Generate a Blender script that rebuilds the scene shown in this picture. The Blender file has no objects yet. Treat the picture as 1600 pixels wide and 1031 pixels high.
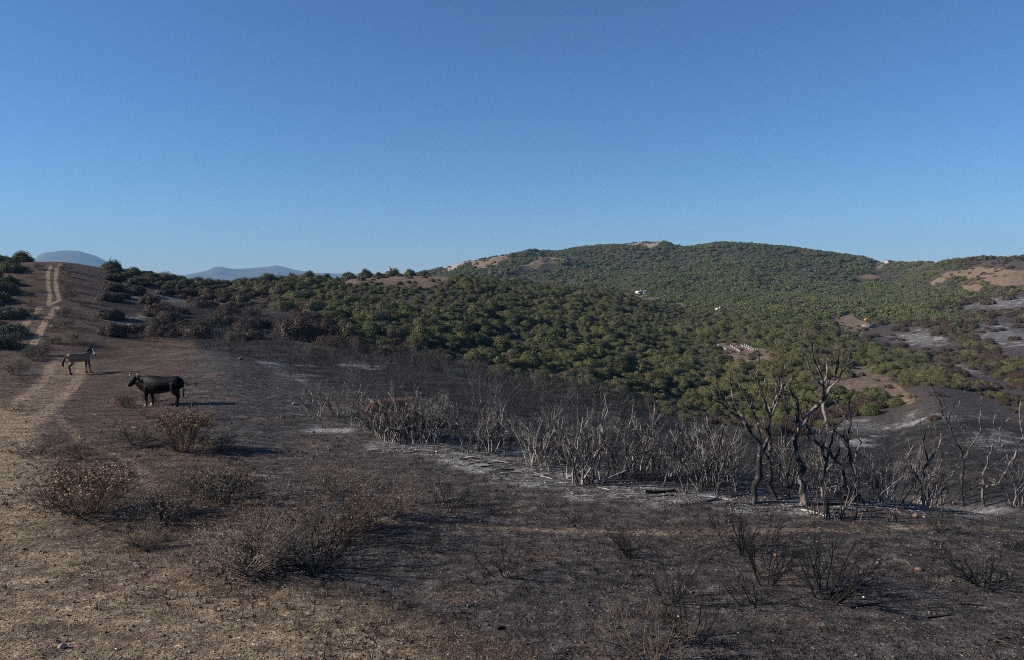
import bpy, bmesh, math, random
import numpy as np
from mathutils import Vector, Matrix

SC = bpy.context.scene
COL = SC.collection
rng = np.random.default_rng(7)
random.seed(7)

# ------------------------------------------------------------------ camera
F = 1150.0                      # focal length in photo pixels (1600 wide)
CX, CY, HOR = 800.0, 515.5, 432.0
CAMZ = 5.5
TH = math.atan((CY - HOR) / F)
cd = bpy.data.cameras.new('camera')
cam = bpy.data.objects.new('camera', cd)
COL.objects.link(cam)
cam.location = (0, 0, CAMZ)
cam.rotation_euler = (math.pi / 2 - TH, 0, 0)
cd.sensor_width = 36.0
cd.lens = 36.0 * F / 1600.0
cd.clip_start = 0.1
cd.clip_end = 60000
SC.camera = cam

# ------------------------------------------------------------------ sky, sun, exposure
SUN_EL, SUN_AZ = math.radians(27), math.radians(-95)     # azimuth measured from +Y, clockwise
w = bpy.data.worlds.new('World')
SC.world = w
w.use_nodes = True
nt = w.node_tree
nt.nodes.clear()
sky = nt.nodes.new('ShaderNodeTexSky')
sky.sky_type = 'NISHITA'
sky.sun_disc = False
sky.sun_elevation = SUN_EL
sky.sun_rotation = SUN_AZ
sky.altitude = 500
sky.air_density = 1.0
sky.dust_density = 0.0
sky.ozone_density = 10.0
bg = nt.nodes.new('ShaderNodeBackground')
bg.inputs['Strength'].default_value = 0.080
wo = nt.nodes.new('ShaderNodeOutputWorld')
nt.links.new(sky.outputs[0], bg.inputs[0])
nt.links.new(bg.outputs[0], wo.inputs[0])
sl = bpy.data.lights.new('sun', 'SUN')
sl.energy = 5.0
sl.angle = math.radians(0.53)
sl.color = (1.0, 0.90, 0.76)
sun = bpy.data.objects.new('sun', sl)
COL.objects.link(sun)
sdir = Vector((math.sin(SUN_AZ) * math.cos(SUN_EL), math.cos(SUN_AZ) * math.cos(SUN_EL), math.sin(SUN_EL)))
sun.rotation_euler = (-sdir).to_track_quat('-Z', 'Y').to_euler()
sun.location = (-60, -5, 60)
vs = SC.view_settings
vs.view_transform = 'Standard'
vs.look = 'None'
vs.exposure = 0.52
vs.gamma = 1.0
vs.use_curve_mapping = False
SC.cycles.max_bounces = 5
SC.cycles.diffuse_bounces = 2
SC.cycles.glossy_bounces = 1
SC.cycles.volume_bounces = 0
SC.cycles.use_denoising = False
SC.cycles.pixel_filter_type = 'BLACKMAN_HARRIS'
SC.cycles.filter_width = 1.0
SC.cycles.use_adaptive_sampling = True
SC.cycles.adaptive_threshold = 0.012
SC.render.use_persistent_data = False

# ------------------------------------------------------------------ pixel <-> world
FW = np.array([0, math.cos(TH), -math.sin(TH)])
UP = np.array([0, math.sin(TH), math.cos(TH)])

def project(P):
    P = np.asarray(P, float) - np.array([0, 0, CAMZ])
    zc = P @ FW
    zc = np.where(np.abs(zc) < 1e-6, 1e-6, zc)
    px = CX + F * P[..., 0] / zc
    py = CY - F * (P @ UP) / zc
    px = np.where(zc > 0, px, np.sign(P[..., 0]) * 9e3)
    return px, py

def ray(px, py):
    d = np.array([(px - CX) / F, 0, 0]) + UP * (CY - py) / F + FW
    return d

def slope(px, py):
    d = ray(px, py)
    return d[2] / math.hypot(d[0], d[1])

# ------------------------------------------------------------------ interpolation, noise
def pchip(x, y, xq):
    x = np.asarray(x, float); y = np.asarray(y, float); xq = np.clip(np.asarray(xq, float), x[0], x[-1])
    h = np.diff(x); dl = np.diff(y) / h
    m = np.zeros_like(y)
    m[0], m[-1] = dl[0], dl[-1]
    for i in range(1, len(x) - 1):
        if dl[i - 1] * dl[i] > 0:
            w1 = 2 * h[i] + h[i - 1]; w2 = h[i] + 2 * h[i - 1]
            m[i] = (w1 + w2) / (w1 / dl[i - 1] + w2 / dl[i])
    k = np.clip(np.searchsorted(x, xq, side='right') - 1, 0, len(x) - 2)
    t = (xq - x[k]) / h[k]
    return ((1 + 2 * t) * (1 - t) ** 2 * y[k] + t * (1 - t) ** 2 * h[k] * m[k]
            + t * t * (3 - 2 * t) * y[k + 1] + t * t * (t - 1) * h[k] * m[k + 1])

def vnoise(x, y, seed=0):
    xi = np.floor(x).astype(np.int64); yi = np.floor(y).astype(np.int64)
    fx = x - xi; fy = y - yi
    fx = fx * fx * (3 - 2 * fx); fy = fy * fy * (3 - 2 * fy)
    def hsh(a, b):
        n = (a * 374761393 + b * 668265263 + seed * 974634777) & 0xffffffff
        n = ((n ^ (n >> 13)) * 1274126177) & 0xffffffff
        return ((n ^ (n >> 16)) & 0xffff) / 65535.0
    a = hsh(xi, yi); b = hsh(xi + 1, yi); c = hsh(xi, yi + 1); d = hsh(xi + 1, yi + 1)
    return (a * (1 - fx) + b * fx) * (1 - fy) + (c * (1 - fx) + d * fx) * fy

def fbm(x, y, oct=4, seed=0):
    s = 0; a = 0.5; t = 0
    for o in range(oct):
        s = s + a * vnoise(x * 2 ** o, y * 2 ** o, seed + o); t += a; a *= 0.5
    return s / t - 0.5

# ------------------------------------------------------------------ the lie of the land
# each column: photo x, then knots (range in m, height in m or ('y', photo row of the visible ground))
def Y(x, y, r):
    return CAMZ + slope(x, y) * r
KN = {}
def col(x, *kn):
    KN[x] = [(r, Y(x, float(v[1:]), r) if isinstance(v, str) else v) for r, v in kn]
col(-420, (9, .6), (20, .1), (52, 0), (60, -.5), (75, 1), (95, 4), (125, 9), (170, 3), (400, -20), (600, -25), (900, -30), (1500, -45))
col(0,    (9, .5), (20, 0), (54, 0), (62, -.8), (75, .4), (95, 2.8), (128, 'y412'), (175, 0), (400, -20), (600, -25), (900, -30), (1500, -45))
col(85,   (9, .4), (20, 0), (54, 0), (62, -.8), (75, .4), (95, 2.8), (130, 'y410'), (178, 0), (400, -20), (600, -25), (900, -30), (1500, -45))
col(200,  (9, .3), (20, 0), (56, .1), (64, -1.2), (78, .2), (100, 2.6), (132, 'y427'), (180, 0), (400, -22), (600, -25), (900, -28), (1500, -45))
col(330,  (9, .2), (20, 0), (55, .5), (64, -1.0), (80, .3), (105, 1.7), (140, 'y446'), (185, -2), (400, -25), (600, -25), (900, -20), (1500, -45))
col(500,  (9, .1), (20, 0), (45, -.5), (60, -1.0), (76, -.9), (120, 'y475'), (185, 'y440'), (250, -6), (450, -30), (650, -25), (900, -20), (1500, -45))
col(650,  (9, 0), (20, 0), (40, -.2), (62, -1.9), (80, -3.0), (150, 'y470'), (225, 'y432'), (300, -8), (500, -28), (650, -12), (880, 'y428'), (1500, -40))
col(800,  (9, 0), (20, 0), (44, -1.1), (68, -5.0), (95, -6.0), (150, -3.6), (262, 'y442'), (340, -8), (520, -12), (700, 'y420'), (880, 'y400'), (1500, -30))
col(950,  (9, 0), (20, 0), (42, -1.6), (68, -8.5), (95, -8.9), (160, -7.0), (290, 'y460'), (360, -9), (520, -5), (700, 'y427'), (900, 'y384'), (1500, -30))
col(1100, (9, 0), (19, 0), (33, -1.6), (62, -11.), (105, -12.4), (170, -12.1), (290, -9.4), (350, -11), (500, 'y465'), (700, 'y427'), (900, 'y383'), (1500, -30))
col(1250, (9, 0), (18.5, 0), (23, -.45), (50, -10), (95, -13.9), (130, -13.0), (290, -10.8), (350, -11), (500, 'y467'), (700, 'y432'), (920, 'y392'), (1500, -30))
col(1400, (9, 0), (18, 0), (21, -.35), (48, -10.5), (78, -14), (118, -12.3), (260, -15.5), (320, -12), (480, 'y468'), (700, 'y440'), (1000, 'y415'), (1600, -20))
col(1480, (9, 0), (18, 0), (21, -.35), (44, -10), (68, -12.2), (105, -10.4), (230, -16), (310, -10.2), (440, 'y462'), (560, 'y430'), (720, 'y409'), (1500, -20))
col(1600, (9, 0), (18, 0), (21, -.35), (40, -9), (60, -10.8), (90, -10.8), (200, -15), (300, -9.6), (380, 'y458'), (450, 'y430'), (540, 'y401'), (1400, -10))
col(2000, (9, 0), (18, 0), (21, -.35), (40, -8), (60, -9.5), (90, -9), (200, -10), (300, -4), (380, 2), (450, 12), (540, 30), (1400, 0))
KX = np.array(sorted(KN))
KR = np.log(np.array([[k[0] for k in KN[x]] for x in KX]))
KZ = np.array([[k[1] for k in KN[x]] for x in KX])
NK = KR.shape[1]

crest_x = [560, 640, 680, 720, 760, 800, 830, 862, 890, 920, 960, 985, 1000, 1035, 1052, 1072, 1090, 1125, 1160, 1200, 1240, 1280, 1320, 1350, 1372, 1390, 1415, 1445, 1480, 1510, 1540, 1570, 1600]
crest_y = [436, 430, 421, 411, 404, 399, 393, 394, 390, 386, 383, 380, 378, 379, 384, 388, 385, 380, 382, 384, 388, 395, 401, 405, 412, 411, 413, 415, 411, 407, 404, 402, 401]
crest_x = np.array(crest_x, float); crest_y = np.array(crest_y, float)

az_in = np.radians(np.concatenate([np.arange(-48, -36, .14), np.arange(-36, -29, .045), np.arange(-29, 48.01, .14)]))
az_l = np.radians(np.arange(-180, -48, 6.0)); az_r = np.radians(np.arange(54, 180.01, 6.0))
AZ = np.concatenate([az_l, az_in, az_r])
LR = np.concatenate([np.linspace(math.log(0.6), math.log(5.5), 22)[:-1],
                     np.linspace(math.log(5.5), math.log(330), 640)[:-1],
                     np.linspace(math.log(330), math.log(1250), 170)[:-1],
                     np.linspace(math.log(1250), math.log(8400), 40)])
RR = np.exp(LR)
NA, NR = len(AZ), len(LR)
pxh = np.where(np.abs(AZ) < math.radians(50), CX + F / math.cos(TH) * np.tan(np.clip(AZ, -.9, .9)), np.sign(AZ) * 4000)
pxc = np.clip(pxh, KX[0], KX[-1])
cr = np.stack([pchip(KX, KR[:, k], pxc) for k in range(NK)], 1)
cz = np.stack([pchip(KX, KZ[:, k], pxc) for k in range(NK)], 1)
mk = (pxh > 640) & (pxh < 1600)
cyi = np.interp(pxh[mk], crest_x, crest_y)
rr_ = np.exp(cr[mk, 10])
cz[mk, 10] = CAMZ + np.array([slope(a, b) for a, b in zip(pxh[mk], cyi)]) * rr_ - 1.6
back = np.clip((np.abs(AZ) - math.radians(55)) / math.radians(125), 0, 1)
for q in range(NK):
    cr[:, q] = cr[:, q] * (1 - back) + (cr[0, q] + cr[-1, q]) / 2 * back
    cz[:, q] = cz[:, q] * (1 - back) + (cz[0, q] + cz[-1, q]) / 2 * back
GZ = np.zeros((NA, NR))
for i in range(NA):
    kx = np.concatenate([[math.log(.3), math.log(3.0), math.log(5.5)], cr[i], [math.log(4000), math.log(9000)]])
    kz = np.concatenate([[3.7, 3.5, 1.9], cz[i], [-58, -60]])
    GZ[i] = pchip(kx, kz, LR)
GX = np.sin(AZ)[:, None] * RR[None, :]
GY = np.cos(AZ)[:, None] * RR[None, :]
amp = np.clip(RR / 90.0, .03, 4.5)[None, :]
wl = np.clip(RR / 5.0, 2.0, 95.0)
relief = fbm(GX / 38 + 11, GY / 38 + 5, 4, 3) * 2.2 * np.clip((RR - 70) / 160, 0, 1)[None, :]
relief += (0.5 - np.abs(fbm(GX / 150 + 3, GY / 150 + 8, 4, 9)) * 3.2) * 13.0 * np.clip((RR - 430) / 200, 0, 1)[None, :] * np.clip((1150 - RR) / 200, 0, 1)[None, :]
nearw = np.clip((RR - 4) / 4, 0, 1)[None, :] * np.clip((75 - RR) / 35, 0, 1)[None, :]
relief += nearw * (fbm(GX / 2.6, GY / 2.6, 3, 21) * .16 + fbm(GX / .55, GY / .55, 3, 22) * .07 * np.clip((35 - RR) / 15, 0, 1)[None, :])
# keep the skyline where it was measured
cl = np.exp(-((LR[None, :] - cr[:, 10][:, None]) / .10) ** 2)
cl6 = np.exp(-((LR[None, :] - cr[:, 6][:, None]) / .16) ** 2) * (pxh < 880)[:, None]
GZ += relief * (1 - .85 * cl) * (1 - .7 * cl6)

def grid_lookup(x, y, G):
    x = np.asarray(x, float); y = np.asarray(y, float)
    az = np.arctan2(x, y); lr = np.log(np.maximum(np.hypot(x, y), .61))
    ia = np.interp(az, AZ, np.arange(NA)); ir = np.interp(lr, LR, np.arange(NR))
    a0 = np.clip(np.floor(ia).astype(int), 0, NA - 2); r0 = np.clip(np.floor(ir).astype(int), 0, NR - 2)
    fa = ia - a0; fr = ir - r0
    return (G[a0, r0] * (1 - fa) * (1 - fr) + G[a0 + 1, r0] * fa * (1 - fr) + G[a0, r0 + 1] * (1 - fa) * fr + G[a0 + 1, r0 + 1] * fa * fr)

def H(x, y):
    return grid_lookup(x, y, GZ)

RS = np.exp(np.linspace(math.log(5), math.log(1300), 3000))
def hit(px, py, rmin=6.0):
    """first point of the ground on the ray through a photo pixel"""
    d = ray(px, py); h = math.hypot(d[0], d[1])
    dx, dy, sl_ = d[0] / h, d[1] / h, d[2] / h
    z = H(dx * RS, dy * RS)
    ok = (z >= CAMZ + sl_ * RS) & (RS > rmin)
    k = int(np.argmax(ok)) if ok.any() else len(RS) - 1
    r = RS[k]
    return np.array([dx * r, dy * r, float(z[k])]), r

# visibility margin: how far below the line of sight each grid vertex lies (m)
tanv = (GZ - CAMZ) / RR[None, :]
runmax = np.maximum.accumulate(np.where(RR[None, :] < 8, -9, tanv), axis=1)
HID = (runmax - tanv) * RR[None, :]

# ------------------------------------------------------------------ what covers the ground
def inpoly(px, py, poly):
    n = len(poly); c = np.zeros(px.shape, bool); j = n - 1
    for i in range(n):
        xi, yi = poly[i]; xj, yj = poly[j]
        if yi != yj:
            c ^= ((yi > py) != (yj > py)) & (px < (xj - xi) * (py - yi) / (yj - yi) + xi)
        j = i
    return c

def near_line(X, Yw, line, width):
    """1 on the line, falling to 0 at its width (world metres)"""
    best = np.full(X.shape, 1e9)
    for (ax, ay), (bx, by) in zip(line[:-1], line[1:]):
        vx, vy = bx - ax, by - ay
        t = np.clip(((X - ax) * vx + (Yw - ay) * vy) / (vx * vx + vy * vy + 1e-9), 0, 1)
        best = np.minimum(best, np.hypot(X - ax - t * vx, Yw - ay - t * vy))
    return np.clip(1.5 - best / width, 0, 1)

def wline(pts):
    return [tuple(hit(a, b)[0][:2]) for a, b in pts]
TRACK = wline([(-60, 740), (0, 672), (45, 640), (80, 610), (100, 585), (108, 560)])
UPTR = wline([(24, 546), (36, 536), (44, 522), (58, 502), (76, 480)])
def offset(line, d):
    L_ = np.array(line); t_ = np.gradient(L_, axis=0); t_ /= np.linalg.norm(t_, axis=1)[:, None]
    return [tuple(q_) for q_ in L_ + np.stack([t_[:, 1], -t_[:, 0]], 1) * d]
RUT_A = wline([(76, 478), (78, 462), (75, 445), (75, 428), (80, 416)])
RUT_B = wline([(76, 478), (93, 470), (88, 452), (87, 434), (89, 422), (95, 413)])
FOOT = [wline([(560, 812), (640, 818), (760, 824), (900, 830), (1060, 832), (1230, 830), (1330, 826), (1440, 822), (1600, 830)]),
        wline([(80, 640), (130, 690), (220, 730), (235, 760), (330, 790)]),
        wline([(235, 760), (330, 800), (440, 770)])]
BURN_NEAR = [(320, 528), (300, 548), (300, 575), (270, 600), (290, 640), (300, 672), (370, 700), (420, 760), (380, 800), (330, 850), (420, 905), (560, 935), (700, 975), (820, 1010), (900, 1100), (2600, 1100), (2600, 400), (430, 480), (395, 500)]
BURN_HILL = [(150, 452), (230, 455), (300, 462), (420, 486), (470, 505), (460, 532), (330, 528), (160, 526), (172, 502), (146, 478)]
BURN_SPUR = [(1225, 692), (1330, 656), (1395, 640), (1432, 632), (1412, 600), (1375, 572), (1400, 570), (1490, 598), (1600, 640), (1750, 690), (2400, 700), (2400, 1200), (1225, 1200)]
BURN_FAR = [[(1335, 522), (1372, 508), (1430, 508), (1492, 520), (1506, 548), (1448, 560), (1410, 552), (1350, 538)],
            [(1490, 484), (1540, 468), (1640, 452), (1640, 490), (1560, 488), (1510, 492)],
            [(1520, 508), (1560, 498), (1640, 496), (1640, 568), (1570, 556), (1530, 536)],
            [(1440, 560), (1500, 566), (1560, 584), (1640, 612), (1640, 628), (1560, 602), (1480, 580)],
            [(1535, 414), (1560, 404), (1640, 400), (1640, 422), (1560, 422)]]
BARE = [([(520, 436), (560, 430), (640, 424), (705, 428), (690, 446), (620, 450), (540, 446)], 168, 300),
        ([(1100, 536), (1150, 534), (1196, 542), (1225, 556), (1205, 566), (1160, 574), (1130, 556)], 130, 240),
        ([(1315, 570), (1352, 566), (1400, 590), (1424, 618), (1410, 634), (1350, 612), (1325, 594)], 90, 175),
        ([(1300, 588), (1345, 600), (1340, 616), (1290, 606)], 90, 175),
        ([(1275, 498), (1320, 494), (1368, 502), (1350, 522), (1305, 516)], 240, 420),
        ([(1440, 440), (1490, 424), (1530, 418), (1600, 420), (1640, 418), (1640, 444), (1560, 446), (1535, 436), (1490, 432), (1450, 446)], 330, 700),
        ([(1500, 442), (1530, 438), (1545, 452), (1520, 456)], 330, 700),
        ([(720, 404), (765, 398), (800, 402), (785, 412), (755, 424), (735, 420)], 500, 950),
        ([(835, 408), (868, 402), (890, 406), (862, 414), (835, 424), (812, 420)], 500, 950),
        ([(980, 374), (1010, 372), (1036, 376), (1012, 384), (984, 384)], 700, 1000),
        ([(975, 461), (1004, 455), (1040, 462), (1030, 468), (990, 468)], 330, 700),
        ([(1045, 478), (1075, 474), (1095, 484), (1060, 486)], 250, 600),
        ([(1366, 416), (1374, 407), (1392, 408), (1384, 418), (1368, 428)], 600, 1100),
        ([(1332, 432), (1375, 430), (1380, 436), (1340, 440)], 400, 900)]
ROCKY = [([(690, 414), (712, 408), (725, 414), (700, 424)], 500, 950), ([(970, 372), (1030, 370), (1036, 378), (975, 382)], 700, 1000)]
ASH = [(462, 582, 36, 11), (430, 570, 24, 7), (560, 572, 40, 6), (640, 560, 40, 5), (520, 672, 40, 7), (670, 700, 85, 17), (760, 716, 75, 17), (850, 742, 85, 20), (960, 762, 100, 17),
       (1080, 774, 120, 18), (1200, 788, 100, 15), (1330, 792, 120, 11), (1480, 795, 120, 10), (905, 735, 50, 14), (1370, 668, 40, 10), (1460, 650, 60, 10), (1540, 690, 50, 16), (1330, 690, 60, 8),
       (1400, 610, 18, 8), (1445, 525, 45, 12), (1560, 476, 50, 10), (1520, 481, 22, 6), (1560, 525, 50, 14), (1500, 574, 60, 10), (1345, 515, 20, 5), (205, 500, 60, 8), (260, 470, 70, 8), (340, 470, 50, 8), (380, 495, 50, 8),
       (850, 590, 40, 10), (760, 580, 60, 8)]

def soft(v):
    return np.clip(v, 0, 1)

def cover(X, Yw, Z):
    """share of burn, ash, track, green, bare, rock at world points"""
    P = np.stack([X, Yw, Z], -1)
    px, py = project(P)
    R = np.hypot(X, Yw)
    jx = px + (fbm(X / (R * .02 + .4), Yw / (R * .02 + .4), 3, 31)) * 46
    jy = py + (fbm(X / (R * .02 + .4), Yw / (R * .02 + .4), 3, 37)) * 20
    rb = np.interp(px, [300, 430, 500, 650, 800, 950, 1100, 1200, 1260, 1400, 1480, 1600, 2000], [72, 76, 70, 74, 78, 84, 92, 92, 96, 112, 105, 92, 90])
    rbj = rb * (1 + fbm(X / 9, Yw / 9, 3, 41) * .14)
    burn = (inpoly(jx, jy, BURN_NEAR) & (R < rbj) & (px > 240)) & (R < np.where(px > 1290, 80, 999))
    burn |= inpoly(jx, jy, BURN_HILL) & (R > 60) & (R < 112)
    burn |= inpoly(jx, jy, BURN_SPUR) & (R < 132)
    for p in BURN_FAR:
        burn |= inpoly(jx, jy, p) & (R > 135)
    burn &= ~((R > 500) & (px < 1300))
    bare = np.zeros(px.shape)
    for p, a, b in BARE:
        bare = np.maximum(bare, (inpoly(jx, jy, p) & (R > a) & (R < b)).astype(float))
    rock = np.zeros(px.shape)
    for p, a, b in ROCKY:
        rock = np.maximum(rock, (inpoly(jx, jy, p) & (R > a) & (R < b)).astype(float))
    ash = np.zeros(px.shape)
    for ex, ey, ea, eb in ASH:
        ash = np.maximum(ash, soft(1.25 - ((px + (jx - px) * 1.6 - ex) / ea) ** 2 - ((py + (jy - py) * 1.2 - ey) / eb) ** 2))
    burn = burn.astype(float) * (1 - bare)
    ash = ash * np.clip(burn * 1.2, 0, 1)
    tr = np.maximum(np.maximum(near_line(X, Yw, TRACK, 1.5) * .46, np.maximum(near_line(X, Yw, offset(TRACK, .8), .4), near_line(X, Yw, offset(TRACK, -.8), .4)) * .62), np.maximum(np.maximum(near_line(X, Yw, offset(UPTR, .75), .3), near_line(X, Yw, offset(UPTR, -.75), .3)), near_line(X, Yw, UPTR, 1.4) * .3))
    tr = np.maximum(tr, np.maximum(near_line(X, Yw, RUT_A, .21), near_line(X, Yw, RUT_B, .21)))
    tr = np.maximum(tr, near_line(X, Yw, RUT_A, 1.2) * .14)
    tr = np.maximum(tr, near_line(X, Yw, RUT_B, 1.2) * .14)
    for k, f in enumerate(FOOT):
        tr = np.maximum(tr, near_line(X, Yw, f, .22) * (.44 if k == 0 else .45))
    green = np.where((R > 60) & (burn < .5) & ((bare < .5) | (R > 450)), 1.0, 0.0)
    left = ((px < 160) & (R < 150) & (R > 50)) | ((px < 335) & (R < 106))
    green = np.where(left, 0.0, green)
    return burn, ash, tr, green, bare, rock

MB, MA, MT, MG, MBA, MRK = cover(GX.ravel(), GY.ravel(), GZ.ravel())

def blur(G, ka, kr):
    G = G.reshape(NA, NR)
    for ax, k in ((0, ka), (1, kr)):
        for _ in range(2):
            pad = [(0, 0), (0, 0)]; pad[ax] = (k + 1, k)
            c = np.cumsum(np.pad(G, pad, mode='edge'), axis=ax)
            n = G.shape[ax]
            G = (np.take(c, range(2 * k + 1, 2 * k + 1 + n), ax) - np.take(c, range(0, n), ax)) / (2 * k + 1)
    return G
wn = np.clip((70 - RR) / 40, 0, 1)[None, :]
MBs = blur(MB, 9, 9) * wn + blur(MB, 2, 2) * (1 - wn)
MB = MBs.ravel()
MA = (blur(MA, 4, 2)).ravel()
gpx, gpy = project(np.stack([GX, GY, GZ], -1))
MTAN = blur((inpoly(gpx.ravel(), gpy.ravel(), [(-900, 620), (36, 640), (70, 700), (70, 780), (120, 850), (300, 900), (560, 945), (720, 1060), (700, 1500), (-900, 1500)]) & (GY.ravel() > 0)).astype(float), 22, 18).ravel()
edge_g = np.interp(gpx.ravel(), [320, 480, 560, 620, 700, 830, 905, 1100, 1250, 1600], [545, 590, 640, 675, 680, 705, 735, 750, 765, 778])
MCH = blur(((MB > .5) & (gpy.ravel() < edge_g) & (GY.ravel() > 20) & (RR[None, :].repeat(NA, 0).ravel() < 100)).astype(float), 4, 5).ravel()
MG = blur(MG, 2, 2).ravel(); MBA = blur(MBA, 1, 1).ravel()

# ------------------------------------------------------------------ mesh helpers
def make_mesh(name, V, faces, mats=(), smooth=False, attrs=None):
    """V (n,3); faces a list of int arrays (m,k)"""
    me = bpy.data.meshes.new(name)
    V = np.asarray(V, np.float32)
    me.vertices.add(len(V)); me.vertices.foreach_set('co', V.ravel())
    faces = [np.asarray(f, np.int32) for f in faces if len(f)]
    loops = np.concatenate([f.ravel() for f in faces])
    tot = np.concatenate([np.full(len(f), f.shape[1], np.int32) for f in faces])
    start = np.concatenate([[0], np.cumsum(tot)[:-1]]).astype(np.int32)
    me.loops.add(len(loops)); me.loops.foreach_set('vertex_index', loops)
    me.polygons.add(len(tot)); me.polygons.foreach_set('loop_start', start); me.polygons.foreach_set('loop_total', tot)
    if smooth:
        me.polygons.foreach_set('use_smooth', np.ones(len(tot), bool))
    for m in mats:
        me.materials.append(m)
    for k, a in (attrs or {}).items():
        a = np.asarray(a, np.float32)
        if a.ndim == 1:
            at = me.attributes.new(k, 'FLOAT', 'POINT'); at.data.foreach_set('value', a)
        else:
            at = me.attributes.new(k, 'FLOAT_COLOR', 'POINT'); at.data.foreach_set('color', a.ravel())
    me.update(calc_edges=True)
    me.validate()
    return me

def add(name, me, parent=None, loc=None, rz=0, sc=None):
    o = bpy.data.objects.new(name, me)
    COL.objects.link(o)
    if parent is not None:
        o.parent = parent
    if loc is not None:
        o.location = loc
    o.rotation_euler = (0, 0, rz)
    if sc is not None:
        o.scale = sc if hasattr(sc, '__len__') else (sc, sc, sc)
    return o

def tag(o, label=None, cat=None, group=None, kind=None):
    if label: o['label'] = label
    if cat: o['category'] = cat
    if group: o['group'] = group
    if kind: o['kind'] = kind
    return o

def copy_tree(root):
    r = root.copy(); COL.objects.link(r)
    for ch in root.children:
        c = ch.copy(); COL.objects.link(c); c.parent = r
    return r

def tubes(polys, sides=4):
    """polys: list of (points (n,3), radii (n)); returns V, quads"""
    V = []; Q = []; T = []; off = 0
    ang = np.arange(sides) * 2 * math.pi / sides
    ca, sa = np.cos(ang), np.sin(ang)
    for P, R in polys:
        P = np.asarray(P, float); R = np.asarray(R, float); n = len(P)
        t = np.gradient(P, axis=0); t /= np.linalg.norm(t, axis=1)[:, None] + 1e-9
        ref = np.array([0, 0, 1.0]) if abs(t[0, 2]) < .8 else np.array([1.0, 0, 0])
        u = np.cross(t, ref); u /= np.linalg.norm(u, axis=1)[:, None] + 1e-9
        v = np.cross(t, u)
        ring = P[:, None, :] + R[:, None, None] * (ca[None, :, None] * u[:, None, :] + sa[None, :, None] * v[:, None, :])
        V.append(ring.reshape(-1, 3))
        i = np.arange(n - 1)[:, None] * sides; j = np.arange(sides)[None, :]; j2 = (j + 1) % sides
        Q.append((np.stack([i + j, i + j2, i + sides + j2, i + sides + j], -1).reshape(-1, 4) + off))
        e = (n - 1) * sides + off
        if sides == 4: Q.append(np.array([[e, e + 1, e + 2, e + 3]]))
        elif sides == 3: T.append([e, e + 1, e + 2])
        else: T.extend([[e, e + k, e + k + 1] for k in range(1, sides - 1)])
        off += n * sides
    fs = [np.concatenate(Q)]
    if T: fs.append(np.array(T))
    return np.concatenate(V), fs

def box_vf(cx, cy, cz, sx, sy, sz, bev=0):
    V = np.array([[x, y, z] for z in (-.5, .5) for y in (-.5, .5) for x in (-.5, .5)]) * [sx, sy, sz] + [cx, cy, cz]
    Q = np.array([[0, 2, 3, 1], [4, 5, 7, 6], [0, 1, 5, 4], [2, 6, 7, 3], [0, 4, 6, 2], [1, 3, 7, 5]])
    return V, [Q]

def merge(parts):
    V = []; by = {}; off = 0
    for v, fs in parts:
        V.append(v)
        for f in fs:
            f = np.asarray(f)
            by.setdefault(f.shape[1], []).append(f + off)
        off += len(v)
    return np.concatenate(V), [np.concatenate(x) for x in by.values()]

# ------------------------------------------------------------------ materials
def new_mat(name):
    m = bpy.data.materials.new(name); m.use_nodes = True
    t = m.node_tree; t.nodes.clear()
    out = t.nodes.new('ShaderNodeOutputMaterial'); p = t.nodes.new('ShaderNodeBsdfPrincipled')
    t.links.new(p.outputs[0], out.inputs[0])
    p.inputs['Roughness'].default_value = .85
    p.inputs['Specular IOR Level'].default_value = .2
    return m, t, p

class NB:
    """small helper to write node graphs"""
    def __init__(self, t): self.t = t
    def n(self, typ, **kw):
        nd = self.t.nodes.new(typ)
        for k, v in kw.items(): setattr(nd, k, v)
        return nd
    def put(self, sock, v):
        if v is None: return
        if hasattr(v, 'is_output') or isinstance(v, bpy.types.NodeSocket): self.t.links.new(v, sock)
        else:
            if hasattr(sock.default_value, '__len__') and len(sock.default_value) == 4 and len(v) == 3: v = (*v, 1)
            sock.default_value = v
    def noise(self, vec, scale, detail=3, rough=.55, dist=0):
        nd = self.n('ShaderNodeTexNoise'); self.put(nd.inputs['Vector'], vec)
        nd.inputs['Scale'].default_value = scale; nd.inputs['Detail'].default_value = detail; nd.inputs['Roughness'].default_value = rough
        nd.inputs['Distortion'].default_value = dist
        return nd.outputs['Fac']
    def ramp(self, v, a, b, lo=0., hi=1.):
        nd = self.n('ShaderNodeMapRange'); nd.interpolation_type = 'SMOOTHSTEP'
        self.put(nd.inputs[0], v); self.put(nd.inputs[1], a); self.put(nd.inputs[2], b); self.put(nd.inputs[3], lo); self.put(nd.inputs[4], hi)
        return nd.outputs[0]
    def mix(self, f, a, b, mode='MIX'):
        nd = self.n('ShaderNodeMix', data_type='RGBA', blend_type=mode)
        self.put(nd.inputs[0], f); self.put(nd.inputs[6], a); self.put(nd.inputs[7], b)
        return nd.outputs[2]
    def math(self, op, a, b=None):
        nd = self.n('ShaderNodeMath', operation=op); self.put(nd.inputs[0], a)
        if b is not None: self.put(nd.inputs[1], b)
        return nd.outputs[0]
    def mapping(self, vec, scale):
        nd = self.n('ShaderNodeMapping'); self.put(nd.inputs[0], vec); nd.inputs['Scale'].default_value = scale
        return nd.outputs[0]
    def attr(self, name):
        nd = self.n('ShaderNodeAttribute'); nd.attribute_name = name
        return nd

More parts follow.
